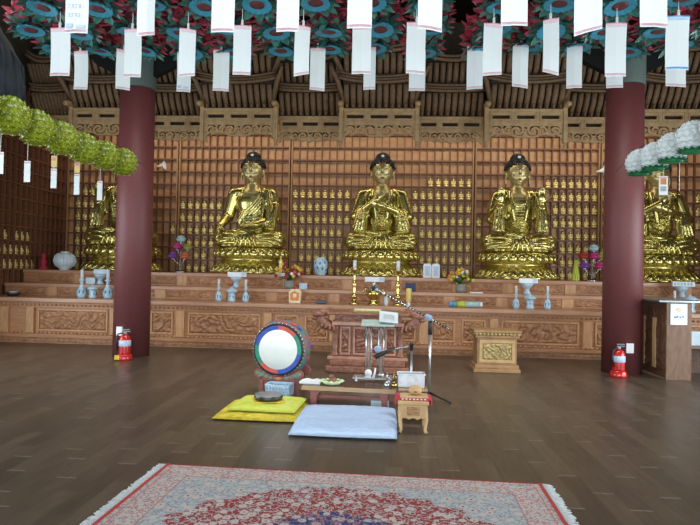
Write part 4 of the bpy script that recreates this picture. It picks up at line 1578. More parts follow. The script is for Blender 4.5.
# flower pots
def bouquet(px, Y, z, label, cols, rr, hh, pot='potgrey', n=34, seed=1):
    x = px_x(px, Y, z)
    t = thing('flower_pot', (x, Y, z), label, 'potted flowers', 'flower arrangements on the altar')
    MB().lathe([(0, 0), (.08, 0), (.11, .07), (.10, .15), (.115, .17), (0, .15)], seg=18).build('pot', pot, t)
    rnd = random.Random(seed)
    m = MB()
    blooms = {c: MB() for c in cols}
    for k in range(n):
        a = rnd.uniform(0, 2 * PI)
        r_ = rr * rnd.random() ** .5
        h = .18 + hh * rnd.uniform(.25, 1) * (1 - .45 * r_ / rr)
        q = (r_ * math.cos(a), r_ * math.sin(a) * .6, h)
        m.tube([(0, 0, .14), (q[0] * .4, q[1] * .4, .14 + (h - .14) * .6), q], .004, 4)
        m.petal((q[0] * .6, q[1] * .6, h * .7), (q[0], q[1], .05), (0, 0, 1), .10, .04, -.2)
        c = cols[k % len(cols)]
        B_ = blooms[c]
        for j in range(6):
            b_ = 2 * PI * j / 6
            B_.ell((q[0] + .020 * math.cos(b_), q[1] - .01, q[2] + .020 * math.sin(b_)), (.017, .012, .017), 6, 4)
        B_.ell((q[0], q[1] - .018, q[2]), .014, 6, 4)
    m.build('stems', 'leaf', t)
    for c, B_ in blooms.items():
        B_.build('blossoms', c, t)


bouquet(289, YA2 - .08, ZB_, 'pot of dark red and yellow flowers right of the left Buddha', ['flred', 'flred', 'flyel', 'orangered', 'white'][:5], .30, .42, n=48, seed=4)
bouquet(460.5, YA2 - .08, ZB_, 'pot of yellow, orange and white flowers left of the right Buddha', ['flyel', 'flor', 'white', 'flyel', 'leaf'], .24, .38, n=50, seed=9)
# twin white tablets
for px, lb in ((427, 'left of two upright white tablets beside the middle Buddha'), (435.5, 'right of two upright white tablets beside the middle Buddha')):
    x = px_x(px, YA3, ZT3)
    t = thing('memorial_tablet', (x, YA3, ZT3), lb, 'tablet', 'upright white tablets')
    MB().prism([(-.085, 0), (.085, 0), (.085, .27), (.06, .30), (-.06, .30), (-.085, .27)], -.03, .03).build('board', 'white', t, bevel=.008)
    MB().box(-.055, .055, -.033, -.03, .05, .25).build('printed_text', 'paleblue', t)
# lime flower cone
x = px_x(575.5, YA3, ZT3)
t = thing('flower_cone', (x, YA3, ZT3), 'tall lime green flower cone right of the right Buddha', 'ornament')
m = MB()
for k in range(16):
    h = .03 + k * .026
    r_ = .055 * (1 - k / 22)
    for j in range(7):
        a = 2 * PI * j / 7 + k
        m.ell((r_ * math.cos(a), r_ * math.sin(a), h), .028 * (1 - k / 28), 6, 5)
m.lathe([(0, 0), (.06, 0), (.05, .03), (0, .45)], seg=12)
m.build('blossoms', 'lime', t)
# coloured lotus lamp trees


def lamp_tree(px, heads, label):
    x = px_x(px, YA3, ZT3)
    t = thing('lotus_lamp', (x, YA3, ZT3), label, 'lotus lamp', 'lotus lamps with coloured heads')
    MB().lathe([(0, 0), (.10, 0), (.10, .02), (.06, .05), (.015, .07), (.012, .62), (0, .62)], seg=16).build('stand', 'chrome', t)
    MB().lathe([(0.02, .03), (.085, .03), (.08, .055), (.02, .06)], seg=14).build('base_cover', 'black', t)
    for dx, dz, mk in heads:
        m = MB()
        for ring, (n, r_, el) in enumerate(((10, .10, .3), (10, .08, .8), (7, .04, 1.2))):
            for k in range(n):
                a = 2 * PI * (k + .5 * ring) / n
                ca, sa = math.cos(a), math.sin(a)
                m.petal((dx + ca * r_ * .3, -.04 + sa * r_ * .3, dz), (ca * math.cos(el), sa * math.cos(el), math.sin(el)), (0, 0, 1), .105, .075, .3)
        m.ell((dx, -.04, dz + .02), (.10, .09, .06), 12, 8)
        hd = m.build('lotus_head', mk, t)
        m = MB()
        m.tube([(0, 0, max(.1, dz - .18)), (dx * .7, -.02, dz - .10), (dx, -.04, dz - .01)], .008, 6)
        m.ell((dx, -.04, dz - .045), (.028, .028, .02), 8, 6)
        m.build('arm', 'chrome', t)


px_m = YA3 / FPX
lamp_tree(180, [(.3 * px_m * 3, .70, 'paleteal'), (-2.6 * px_m, .54, 'magenta'), (8.2 * px_m, .53, 'olive'), (-7.2 * px_m, .34, 'purple'), (5.2 * px_m, .34, 'orangered')], 'lotus lamp with pink, purple and orange heads beside left column')
lamp_tree(592, [(.5 * px_m, .66, 'paleteal'), (-9 * px_m, .50, 'flred'), (1 * px_m, .50, 'magenta'), (8 * px_m, .51, 'olive'), (-8 * px_m, .30, 'purple'), (6.5 * px_m, .30, 'magenta')], 'lotus lamp with crimson and purple heads beside right column')
# standing gold figure near left Buddha
x = px_x(280.5, YA3 - .02, ZT3)
t = thing('standing_figurine', (x, YA3 - .02, ZT3), 'slim standing gold figurine at right of the left Buddha', 'figurine')
m = MB()
m.lathe([(0, 0), (.06, 0), (.05, .04), (.035, .06), (.045, .15), (.035, .26), (.045, .31), (.015, .345), (0, .35)], seg=14)
m.ell((0, 0, .375), (.024, .024, .032), 10, 8)
m.caps((-.045, 0, .30), (-.02, -.04, .24), .014, .010, 8)
m.caps((.045, 0, .30), (.02, -.04, .24), .014, .010, 8)
m.build('body', 'goldrob', t)
x = px_x(500, YA2 - .1, ZB_)
x = px_x(476, YA2 - .08, ZB_)
tag(MB().box(x - .13, x + .13, YA2 - .14, YA2 - .02, ZB_, ZB_ + .02).build('folded_paper', 'white'), 'flat white paper on the middle step right of the flowers', 'paper')

# ------------------------------------------------------------------ carved sermon lectern
t = thing('carved_lectern', (-.28, 8.85, 0), 'wide red-brown carved wooden lectern in front of the altar', 'lectern')
m = MB()
m.box(-.62, .62, -.26, .40, 0, .10)
m.box(-.56, .56, -.22, .38, .10, .19)
m.build('base', 'podium', t, bevel=.02)
MB().box(-.60, .60, -.20, .34, .19, .235).build('base_moulding', 'podiumpink', t, bevel=.01)
m = MB()
m.box(-.44, .44, -.13, .30, .235, .70)
m.build('body', 'podium', t, bevel=.01)
for a, b in ((-.42, -.26), (-.22, .22), (.26, .42)):
    m = MB()
    frame(m, a, b, .26, .68, -.13, .03, .025)
    pf = m.build('panel_frame', 'podiumpink', t, bevel=.005)
    MB().relief(a + .03, b - .03, .29, .65, -.131, .03, 30, 30, a * 9, 9).build('carved_panel', 'podium', pf)
for s in (-1, 1):
    m = MB()
    m.lathe([(.05, .235), (.06, .26), (.035, .30), (.05, .45), (.035, .60), (.06, .66), (.06, .70)], (s * .49, -.12, 0), 14)
    m.build('baluster', 'podium', t)
m = MB()
m.box(-.54, .54, -.20, .36, .70, .76)
m.box(-.50, .50, -.18, .34, .76, .86)
m.build('frieze', 'podiumpink', t, bevel=.008)
m = MB()
m.box(-.62, .62, -.24, .40, .86, .90)
m.build('table_top', 'podium', t, bevel=.01)
MB().relief(-.5, .5, .77, .85, -.181, .015, 50, 8, 5, 14).build('carved_frieze', 'podium', t)
for s in (-1, 1):       # curling dragon-like scroll ends
    m = MB()
    pts = [(s * .50, -.1, .66), (s * .62, -.14, .70), (s * .72, -.16, .78), (s * .70, -.16, .88), (s * .60, -.14, .90)]
    m.tube(pts, [.07, .085, .08, .07, .05], 12)
    m.ell((s * .74, -.17, .86), (.10, .09, .055), 14, 8)
    m.ell((s * .80, -.18, .80), (.06, .06, .03), 12, 8)
    m.tube([(s * .66, -.16, .90), (s * .60, -.1, .955), (s * .54, -.06, .95)], [.025, .018, .006], 8)
    for k in range(4):
        m.tube([(s * (.52 + .06 * k), -.19, .70 + .02 * k), (s * (.50 + .06 * k), -.22, .63 + .02 * k), (s * (.55 + .06 * k), -.2, .58 + .03 * k)], [.025, .018, .006], 8)
    m.build('scroll_end', 'podium', t)
p = Vector((-.30, 8.78, .902))
t = thing('sutra_book', p, 'greenish open book lying on the carved lectern', 'book')
MB().box(-.20, .22, -.08, .10, 0, .025).build('cover', 'olive', t)
MB().box(-.19, .21, -.078, .09, .025, .045).build('pages', 'cream', t)

# ------------------------------------------------------------------ clear acrylic reading stand
AC = onz(372.5, 383.5, 0)
t = thing('acrylic_reading_stand', (AC.x, AC.y + .12, 0), 'clear acrylic reading stand on casters before the carved lectern', 'reading stand')
MB().box(-.27, .27, -.14, .14, .06, .075).build('base_plate', 'acrylic', t)
m = MB()
m.box(-.27, .27, -.145, -.14, .055, .08)
m.build('base_trim', 'chrome', t)
for sx in (-1, 1):
    for sy in (-1, 1):
        m = MB()
        m.lathe([(0, -.014), (.028, -.014), (.03, 0), (.028, .014), (0, .014)], seg=14, mtx=Matrix.Translation((sx * .22, sy * .11, .03)) @ Matrix.Rotation(R(90), 4, 'Y'))
        m.box(sx * .22 - .02, sx * .22 + .02, sy * .11 - .015, sy * .11 + .015, .045, .062)
        m.build('caster', 'chrome', t)
for sx in (-1, 1):
    m = MB()
    m.lathe([(.045, .075), (.05, .08), (.05, .12), (.045, .125)], (sx * .085 + .02, 0, 0), 18)
    m.build('foot_collar', 'chrome', t)
    m = MB()
    m.lathe([(.048, .12), (.048, .80)], (sx * .085 + .02, 0, 0), 20)
    m.build('clear_post', 'acrylic', t)
    m = MB()
    for o in (-.03, .03):
        m.tube([(sx * .085 + .02 + o, 0, .1), (sx * .085 + .02 + o, 0, .8)], .008, 8)
    m.build('post_rod', 'chrome', t)
m = MB()
m.box(-.17, .28, -.16, .16, 0, .014, Matrix.Translation((0, 0, .80)) @ Matrix.Rotation(R(10), 4, 'X'))
m.build('reading_board', 'screen', t)
t = thing('song_sheet', (AC.x + .20, AC.y + .02, .812), 'pale framed sheet propped on the acrylic reading stand', 'sheet')
mt = Matrix.Rotation(R(28), 4, 'X') @ Matrix.Rotation(R(6), 4, 'Y')
MB().box(-.13, .13, 0, .27, 0.01, .024, mt).build('cover', 'porcpale', t, bevel=.004)
MB().box(-.075, .075, .07, .19, .0245, .026, mt).build('printed_picture', 'greyprint', t)

# ------------------------------------------------------------------ tall microphone stand
b0 = onz(429, 401, 0)
t = thing('microphone_stand', b0, 'tall chrome microphone stand with a long slanting boom', 'microphone stand')
HT = at(428.5, 321, b0.y).z
MB().tube([(0, 0, .05), (0, 0, HT)], .014, 10).build('pole', 'chrome', t)
MB().lathe([(.02, HT - .16), (.026, HT - .15), (.026, HT - .02), (.02, HT)], seg=12).build('clutch', 'black', t)
for a in (R(-30), R(90), R(210)):
    m = MB()
    m.tube([(0, 0, .10), (.13 * math.cos(a), .13 * math.sin(a), .06), (.28 * math.cos(a), .28 * math.sin(a), .014)], [.014, .012, .012], 8)
    m.build('leg', 'black', t)
pL = at(381, 292, b0.y - .12) - b0
pR = at(449, 329, b0.y + .04) - b0
MB().tube([pL, pR], .010, 8).build('boom', 'chrome', t)
m = MB()
for k in range(22):
    a_ = pL + (pR - pL) * (.06 + .042 * k)
    b_ = pL + (pR - pL) * (.06 + .042 * k + .018)
    m.tube([a_, b_], .0125, 8)
m.build('spiral_cable', 'black', t)
m = MB()
mid = pL + (pR - pL) * .70
m.ell(mid, (.045, .04, .04), 12, 8)
m.ell(mid + Vector((-.02, -.03, .02)), .03, 10, 8)
m.build('boom_clamp', 'micblue', t)
t = thing('microphone', b0 + pL, 'microphone at the upper end of the long boom', 'microphone')
dd = (pL - pR).normalized()
MB().tube([(0, 0, 0), dd * .04, dd * .10 + Vector((-.0, 0, -.01))], [.014, .016, .026], 12).build('body', 'steel', t)
MB().ell(dd * .10, (.032, .032, .032), 12, 8).build('head', 'black', t)

# ------------------------------------------------------------------ low bench with its things
BZ = .215
t = thing('low_bench', (-.40, 6.62, 0), 'low dark-topped bench with tan front edge behind the cushions', 'bench', None, R(-3.5))
MB().box(-.53, .53, -.17, .17, BZ - .028, BZ).build('bench_top', 'benchtop', t, bevel=.004)
MB().box(-.53, .53, -.185, -.17, BZ - .045, BZ + .001).build('edge_strip', 'benchedge', t, bevel=.003)
for s in (-1, 1):
    for yl_ in (-.13, .10):
        MB().prism([(s * .44, BZ - .028), (s * .30, BZ - .028), (s * .36, .10), (s * .37, 0), (s * .43, 0)], yl_, yl_ + .03).build('leg', 'drumstand', t)
MB().box(-.40, .40, -.01, .01, .06, .09).build('stretcher', 'drumstand', t)


def on_bench(px, Y):
    return Vector((px_x(px, Y, BZ), Y, BZ))


p = on_bench(311, 6.68)
t = thing('paper_stack', p, 'white open book and papers on the left end of the bench', 'papers', None, R(-5))
MB().box(-.12, .12, -.09, .09, 0.001, .02).build('book_block', 'white', t)
MB().prism([(-.12, .02), (-.06, .035), (0, .022), (.06, .035), (.12, .02)], -.088, .088).build('open_pages', 'white', t)
p = on_bench(332, 6.62)
t = thing('dish', p, 'pale green scalloped dish holding a brown bun on the bench', 'dish')
m = MB()
m.lathe([(0, .004), (.09, .004), (.125, .04), (.118, .042), (.085, .012), (0, .012)], seg=28)
for k in range(12):
    a = 2 * PI * k / 12
    m.ell((.12 * math.cos(a), .10 * math.sin(a), .04), (.024, .02, .012), 8, 6)
m.build('dish_body', 'palegreen', t)
t = thing('wooden_ornament', p + Vector((0.005, 0, .013)), 'small brown rounded ornament resting in the pale green dish', 'ornament')
m = MB()
m.ell((0, 0, .035), (.05, .045, .035), 14, 10)
m.ell((-.01, 0, .075), (.03, .03, .025), 12, 8)
m.build('body', 'podium', t)
for px, lb, h in ((387, 'silver handbell standing left of the brass handbell on the bench', .10), (394, 'brass handbell beside the white basket on the bench', .09)):
    p = on_bench(px, 6.60)
    t = thing('handbell', p, lb, 'handbell', 'handbells on the bench')
    MB().lathe([(0, 0.001), (.034, 0.001), (.032, .02), (.024, .045), (.012, .055), (0, .056)], seg=18).build('bell', 'chrome' if px < 390 else 'brass', t)
    m = MB()
    if px < 390:
        m.tube([(0, 0, .05), (0, 0, .16)], .008, 8)
    else:
        for k in range(3):
            a = 2 * PI * k / 3
            m.tube([(0, 0, .055), (.022 * math.cos(a), .022 * math.sin(a), .10), (0, 0, .15)], .005, 6)
        m.ell((0, 0, .155), .010, 8, 6)
    m.build('handle', 'chrome' if px < 390 else 'brass', t)
p = Vector((AC.x - .06, AC.y + .02, .076))
t = thing('alarm_clock', p, 'small white table clock on the base of the acrylic stand', 'clock')
m = MB()
m.lathe([(0, -.02), (.045, -.02), (.05, 0), (.045, .02), (0, .02)], seg=20, mtx=Matrix.Translation((0, 0, .06)) @ Matrix.Rotation(R(90), 4, 'X'))
m.box(-.035, .035, -.02, .02, 0.001, .02)
m.build('case', 'white', t)
MB().box(-.06, .09, -.03, .03, 0.001, .006).build('base', 'porcpale', t)
m = MB()
m.tube([(.07, 0, .006), (.085, 0, .06), (.095, 0, .13)], [.018, .014, .010], 8)
m.build('pointer', 'white', t)
# papers under bench
p = Vector((px_x(380, 6.62, .05), 6.62, 0))
t = thing('paper_stack', p, 'pale papers stored on the floor under the right end of bench', 'papers')
MB().box(-.10, .10, -.12, -.03, 0.001, .07).build('sheets', 'porcpale', t)

# short stand with horizontal microphone
q0 = Vector((px_x(410.5, 6.35, .1), 6.35, 0))
t = thing('microphone_stand', q0, 'short grey microphone stand bending over the bench', 'microphone stand')
qt = at(411, 346, 6.35) - q0
MB().tube([(0, 0, .02), (0, 0, qt.z)], .012, 10).build('pole', 'steel', t)
MB().lathe([(0, 0), (.10, 0), (.10, .012), (.02, .025), (0, .025)], seg=24).build('base', 'black', t)
qa = at(384, 351, 6.30) - q0
MB().tube([qt, qa], .009, 8).build('arm', 'steel', t)
MB().lathe([(.016, -.05), (.019, -.04), (.019, .01), (.024, .015), (.024, .03), (.0, .035)], (0, 0, qt.z), 12).build('clutch', 'black', t)
t = thing('microphone', q0 + qa, 'black microphone with blue foam head held over the bench', 'microphone')
a_, b_ = at(395, 348, 6.28) - (q0 + qa), at(375, 357, 6.22) - (q0 + qa)
MB().tube([a_, (a_ + b_) / 2, b_], [.012, .02, .030], 12).build('body', 'black', t)
MB().ell(at(378, 349, 6.2) - (q0 + qa), (.040, .036, .036), 14, 8).build('foam_head', 'micblue', t)

# stand shelf and white basket behind the stool
t = thing('plank_stand', (px_x(412.5, 5.95, .2), 5.95, 0), 'narrow wooden plank stand behind the moktak stool', 'stand')
MB().box(-.145, .145, -.10, .10, .315, .335).build('plank', 'benchedge', t, bevel=.003)
for s in (-1, 1):
    MB().box(s * .12 - .012, s * .12 + .012, -.08, .08, 0, .315).build('side_panel', 'benchtop', t)
t = thing('basket', (px_x(411, 6.04, .4), 6.01, .336), 'white plastic basket standing on the narrow plank stand', 'basket')


def basket(t, w, d, h, mk, holes=10, solid=False):
    m = MB()
    th = .006
    for (ax, n_) in (('f', holes), ('b', holes)):
        y0 = -d / 2 if ax == 'f' else d / 2 - th
        m.plate(-w / 2, w / 2, 0, h, y0, y0 + th, n_ * 4, 16, lambda u, v, n_=n_: solid or not (.2 < v < .82 and not .44 < v < .56 and (u * n_) % 1 > .45 and .04 < u < .96))
    m.box(-w / 2, -w / 2 + th, -d / 2, d / 2, 0, h)
    m.box(w / 2 - th, w / 2, -d / 2, d / 2, 0, h)
    m.box(-w / 2, w / 2, -d / 2, d / 2, 0, th)
    m.build('basket_wall', mk, t)
    m = MB()
    m.tube([(-w / 2, -d / 2, h), (w / 2, -d / 2, h), (w / 2, d / 2, h), (-w / 2, d / 2, h), (-w / 2, -d / 2, h)], .008, 6)
    m.build('rim', mk, t)


basket(t, .28, .16, .135, 'basketwhite', 6, True)
t2 = thing('cloth_bundle', t.location + Vector((0, 0, .012)), 'grey cloth lying inside the white plastic basket', 'cloth')
m = MB()
m.ell((.0, .0, .045), (.12, .065, .045), 14, 8)
m.ell((.05, .0, .08), (.05, .04, .03), 10, 8)
m.build('folds', 'gong', t2)

# stool with red cloth, board and moktak
sc = onz(413, 434, 0)
t = thing('small_stool', (sc.x, sc.y + .15, 0), 'small yellow pine stool with carved apron right of the blue cushion', 'stool')
m = MB()
m.box(-.145, .145, -.14, .14, .265, .30)
m.build('seat', 'stool', t, bevel=.006)
m = MB()
m.plate(-.12, .12, .11, .265, -.125, -.11, 48, 26, lambda u, v: v > .14 + .12 * abs(math.sin(u * PI * 3)) - .05)
frame(m, -.115, .115, .145, .26, -.125, .012, .008)
m.build('apron', 'stool', t)
MB().relief(-.06, .06, .165, .245, -.126, .012, 20, 14, 2, 26).build('carved_motif', 'standwood', t)
for sx in (-1, 1):
    for sy in (-1, 1):
        m = MB()
        m.tube([(sx * .115, sy * .11, .265), (sx * .122, sy * .115, .12), (sx * .112, sy * .108, .03), (sx * .125, sy * .12, 0)], [.018, .020, .015, .018], 8)
        m.build('leg', 'stool', t)
for sx in (-1, 1):
    MB().box(sx * .115 - .01, sx * .115 + .01, -.11, .11, .15, .26).build('side_apron', 'stool', t)
rc = thing('folded_red_cloth', (sc.x, sc.y + .15, .301), 'red patterned cloth draped across the small pine stool', 'cloth')
m = MB()
m.box(-.168, .172, -.10, .12, 0, .022)
m.box(-.172, -.158, -.10, .10, -.05, .02)
m.box(.162, .176, -.10, .10, -.045, .02)
m.build('cloth_pad', 'redmat', rc, bevel=.006)
m = MB()
for k in range(7):
    m.ell((-.10 + .035 * k, -.104, .012), (.012, .004, .006), 8, 5)
m.build('printed_flowers', 'white', rc)
bd = MB().box(sc.x - .125, sc.x + .14, sc.y + .045, sc.y + .22, .3235, .338).build('wooden_board', 'stool', bevel=.003)
tag(bd, 'flat pale wooden board under the moktak on the red cloth', 'board')
t = thing('moktak', (sc.x + .02, sc.y + .14, .3385), 'round tan hollow wooden moktak drum on the pine stool', 'wooden percussion')
m = MB()
m.ell((0, 0, .045), (.068, .058, .045), 20, 14)
m.build('body', 'stool', t)
MB().ell((0, -.054, .036), (.020, .008, .006), 10, 6).build('sound_slit', 'black', t)
m = MB()
m.tube([(.055, .02, .05), (.08, .03, .055), (.08, .03, .03), (.055, .02, .03)], .008, 8)
m.build('handle', 'stool', t)

# ------------------------------------------------------------------ cushions


def cushion_mesh(w, d, h, nx=22, ny=18, quilt=0.004, seed=0):
    m = MB()
    top, bot = [], []
    for i in range(nx + 1):
        tr, br_ = [], []
        for j in range(ny + 1):
            u, v = i / nx * 2 - 1, j / ny * 2 - 1
            e = (1 - abs(u) ** 6) * (1 - abs(v) ** 6)
            x, y = u * w / 2 * (1 - .02 * v * v), v * d / 2 * (1 - .02 * u * u)
            nz = noise.noise(Vector((x * 5 + seed, y * 5, seed))) * quilt * 2 + noise.noise(Vector((x * 16, y * 16, seed + 3))) * quilt
            tr.append(m.bm.verts.new((x, y, h * .35 + h * .65 * e ** .45 + nz * e)))
            br_.append(m.bm.verts.new((x, y, h * .35 - h * .35 * e ** .3 + .0005)))
        top.append(tr)
        bot.append(br_)
    for g_, fl in ((top, 0), (bot, 1)):
        for i in range(nx):
            for j in range(ny):
                q = (g_[i][j], g_[i + 1][j], g_[i + 1][j + 1], g_[i][j + 1])
                f = m.bm.faces.new(q[::-1] if fl else q)
                f.smooth = True
    bmesh.ops.remove_doubles(m.bm, verts=m.bm.verts, dist=1e-5)
    # join rims
    for i in range(nx):
        for j in (0, ny):
            try:
                m.bm.faces.new((top[i][j], bot[i][j], bot[i + 1][j], top[i + 1][j]))
            except Exception:
                pass
    for j in range(ny):
        for i in (0, nx):
            try:
                m.bm.faces.new((top[i][j], top[i][j + 1], bot[i][j + 1], bot[i][j]))
            except Exception:
                pass
    return m


o = cushion_mesh(.86, .86, .05, seed=2).build('floor_cushion', 'cush_yel')
o.location = (-1.29, 6.10, 0)
o.rotation_euler = (0, 0, R(-1))
tag(o, 'golden yellow satin floor cushion, lower one of the stacked pair', 'cushion', 'square floor cushions')
o = cushion_mesh(.72, .70, .045, seed=5).build('floor_cushion', 'cush_grn')
o.location = (-1.25, 6.18, .052)
o.rotation_euler = (0, 0, R(-3))
tag(o, 'lime green satin cushion lying on top of the yellow cushion', 'cushion', 'square floor cushions')
o = cushion_mesh(1.00, 1.16, .07, 30, 34, .007, 8).build('floor_cushion', 'cush_blue')
o.location = (-.38, 5.77, 0)
tag(o, 'large pale blue quilted floor cushion in the middle of the floor', 'cushion')
gl = Vector((px_x(268.5, 6.20, .1), 6.20, .0985))
o = MB()
o.box(-.16, .16, -.14, .14, 0, .012, Matrix.Translation(gl) @ Matrix.Rotation(R(20), 4, 'Z'))
tag(o.build('small_mat', 'flyel', bevel=.004), 'small gold cloth mat under the dark singing bowl', 'mat')
t = thing('singing_bowl', gl + Vector((0, 0, .013)), 'dark bronze singing bowl resting on the lime green cushion', 'singing bowl')
MB().lathe([(0, 0), (.13, 0), (.148, .012), (.155, .034), (.150, .052), (.14, .053), (.135, .04), (.12, .014), (0, .012)], seg=36).build('bowl', 'gong', t)
MB().lathe([(.150, .050), (.153, .054), (.146, .058), (.140, .054)], seg=36).build('rim', 'steel', t)

# ------------------------------------------------------------------ drum on its stand
DR = Vector((px_x(280, 6.95, .55), 6.95, 0))
DZ = at(280, 349.3, 6.9).z
t = thing('drum_stand', DR, 'red-brown drum stand with green painted clouds', 'drum stand', None, R(-6))
for sx in (-1, 1):
    for sy in (-.02, .34):
        MB().box(sx * .215 - .025, sx * .215 + .025, sy - .02, sy + .02, 0, .24).build('leg', 'drumstand', t, bevel=.004)
for sy in (-.02, .34):
    m = MB()
    pts = [(-.22, .185), (-.20, .18), (.20, .18), (.22, .185), (.27, .20), (.305, .235), (.305, .28), (.275, .31), (.245, .315), (.215, .30)]
    arc = [(.33 * math.sin(a), DZ - .33 * math.cos(a)) for a in [R(34 - 68 * k / 12) for k in range(13)]]
    pts += arc + [(-.215, .30), (-.245, .315), (-.275, .31), (-.305, .28), (-.305, .235), (-.27, .20)]
    m.prism(pts, sy - .02, sy + .02)
    m.build('cradle_board', 'drumstand', t, bevel=.006)
cradle = [c for c in C.objects if c.parent == t and c.name.startswith('cradle')][0]
for s in (-1, 1):
    m = MB()
    for k, (x_, z_, r_) in enumerate(((.10, .212, .026), (.15, .226, .028), (.20, .245, .034), (.25, .262, .032), (.225, .232, .025))):
        m.ell((s * x_, -.043, z_), (r_, .004, r_ * .7), 12, 6)
    m.build('painted_cloud', 'cloudgreen', cradle)
    for x_, z_ in ((.13, .220), (.18, .238), (.235, .25)):
        MB().ell((s * x_, -.0475, z_), (.013, .003, .009), 8, 5).build('cloud_core', 'drumred', cradle)
MB().ell((0, -.043, .203), (.04, .004, .02), 14, 6).build('painted_flower', 'flor', t)
t = thing('barrel_drum', DR + Vector((0, 0, DZ)), 'large barrel drum with white skin and red, blue and green rim', 'drum', None, R(-6))
RX = Matrix.Rotation(R(90), 4, 'X')
RD, LD = .30, .36
MBt = Matrix.Translation((0, 0, 0))
prof = [(RD * .985, 0)] + [(RD + .045 * math.sin(PI * k / 10), .36 * k / 10) for k in range(1, 10)] + [(RD * .985, .36)]
off = Matrix.Translation((0, -.08, 0)) @ Matrix.Rotation(R(-90), 4, 'X')
m = MB()
m.lathe(prof, (0, 0, 0), 48, mtx=off)
m.build('barrel', 'drumbody', t)
m = MB()
segs = ['drumred', 'drumblue', 'drumgreen']
m = MB()
N = 72
for k in range(N):
    a0, a1 = 2 * PI * k / N, 2 * PI * (k + 1) / N
    deg = (90 - (k + .5) * 360 / N) % 360      # clockwise from the top
    cw = (k + .5) * 360 / N
    # red 0-55, green 55-115, blue 115-180, red 180-240, green 240-290, blue 290-360
    mi = 0 if cw < 52 else 2 if cw < 100 else 1 if cw < 178 else 0 if cw < 232 else 2 if cw < 282 else 1
    m.mi = mi
    vs = []
    for rr in (RD * .79, RD * .95):
        for a in (a0, a1):
            vs.append(m.bm.verts.new((rr * math.sin(a), -.086, rr * math.cos(a))))
    f = m.bm.faces.new((vs[0], vs[1], vs[3], vs[2]))
    f.material_index = mi
m.build('painted_rim', segs, t, solid=.003)
MB().lathe([(0, 0), (RD * .79, 0), (RD * .79, .004), (0, .004)], (0, 0, 0), 48, mtx=Matrix.Translation((0, -.085, 0)) @ RX).build('drum_head', 'drumskin', t)
m = MB()
m.lathe([(RD * .985, -.004), (RD + .008, 0), (RD + .016, .02), (RD + .01, .045)], (0, 0, 0), 48, mtx=off)
m.build('rim_band', 'black', t)
rb = [c for c in C.objects if c.parent == t and c.name.startswith('rim_band')][0]
st0 = MB().ell((0, 0, 0), .0085, 6, 5).build('stud', 'chrome', rb)
for k in range(44):
    a = 2 * PI * k / 44
    st = st0 if k == 0 else st0.copy()
    if k:
        C.objects.link(st)
    st.location = ((RD + .014) * math.sin(a), -.066, (RD + .014) * math.cos(a))
m = MB()
rnd = random.Random(2)
barrel = [c for c in C.objects if c.parent == t and c.name.startswith('barrel')][0]
for k in range(26):
    a = 2 * PI * k / 26
    y_ = .02 + .20 * rnd.random()
    rr = RD + .045 * math.sin(PI * (y_ + .08) / .36)
    m = MB()
    m.ell((rr * math.sin(a), y_, rr * math.cos(a)), (.042, .04, .006), 10, 6, Matrix.Rotation(a, 4, 'Y'))
    m.build('painted_motif', ['drumblue', 'drumgreen', 'drumred'][k % 3], barrel)
# blue basket between the legs
t = thing('basket', (px_x(279.5, 6.74, .1), 6.74, .05), 'pale blue plastic basket under the drum', 'basket', None, R(-6))
bb = MB().box(-.13, .13, -.08, .10, 0, .048)
bx_ = thing('low_crate', (px_x(277, 6.82, .1), 6.74, 0), 'dark low box under the pale blue basket', 'box', None, R(-6))
bb.build('body', 'navy', bx_)
basket(t, .29, .20, .125, 'basketblue', 8)

# ------------------------------------------------------------------ carved donation stand, right
t = thing('carved_stand', (1.70, 9.28, 0), 'carved yellow-brown box stand right of the microphone stand', 'stand')
m = MB()
m.box(-.355, .355, -.24, .24, 0, .06)
m.box(-.335, .335, -.22, .22, .06, .12)
m.build('base', 'standwood', t, bevel=.01)
MB().box(-.30, .30, -.20, .20, .12, .53).build('body', 'standwood', t, bevel=.006)
m = MB()
frame(m, -.27, .27, .15, .50, -.20, .05, .02)
m.build('panel_frame', 'stool', t, bevel=.006)
MB().relief(-.22, .22, .20, .45, -.201, .028, 44, 28, 3, 13).build('carved_panel', 'standpale', t)
m = MB()
m.box(-.335, .335, -.23, .23, .53, .57)
m.box(-.36, .36, -.25, .25, .61, .65)
m.build('table_top', 'standwood', t, bevel=.008)
m = MB()
for k in range(12):
    m.ell((-.32 + .058 * k, -.225, .59), (.027, .03, .022), 10, 6)
    m.ell((-.345, -.2 + .036 * k, .59), (.02, .02, .02), 8, 6)
    m.ell((.345, -.2 + .036 * k, .59), (.02, .02, .02), 8, 6)
m.box(-.335, .335, -.21, .21, .57, .61)
m.build('petal_moulding', 'standpale', t)

# ------------------------------------------------------------------ counter at the right
t = thing('reception_counter', (4.31, 9.35, 0), 'dark brown wooden counter beside the right column', 'counter')
MB().box(-.17, .19, -.45, -.41, 0, 1.15).build('front_panel', 'counter', t, bevel=.004)
MB().box(-.17, -.14, -.41, .65, 0.02, 1.15).build('side_panel', 'counterdark', t)
m = MB()
m.relief(-.40, .64, .12, 1.08, 0, .02, 40, 40, 2, 7)
for v in m.bm.verts:
    v.co = Vector((-.171 + v.co.y, v.co.x, v.co.z))
m.build('carved_panel', 'counterdark', t)
for y_ in (-.10, .28):
    MB().box(-.20, -.17, y_ - .05, y_ + .05, .14, .90).build('pale_strip', 'flyel' if 0 else 'benchedge', t)
MB().box(-.30, .40, -.50, .70, 1.15, 1.18).build('counter_top', 'steel', t, bevel=.004)
MB().box(.19, 2.2, .30, .34, 0, .42).build('lower_screen', 'counterdark', t)
MB().box(.19, 2.2, .0, .30, .42, .46).build('low_shelf', 'counter', t)
pz = thing('paper_notice', (4.31, 8.895, .92), 'white paper notice with a yellow emblem on the counter front', 'notice')
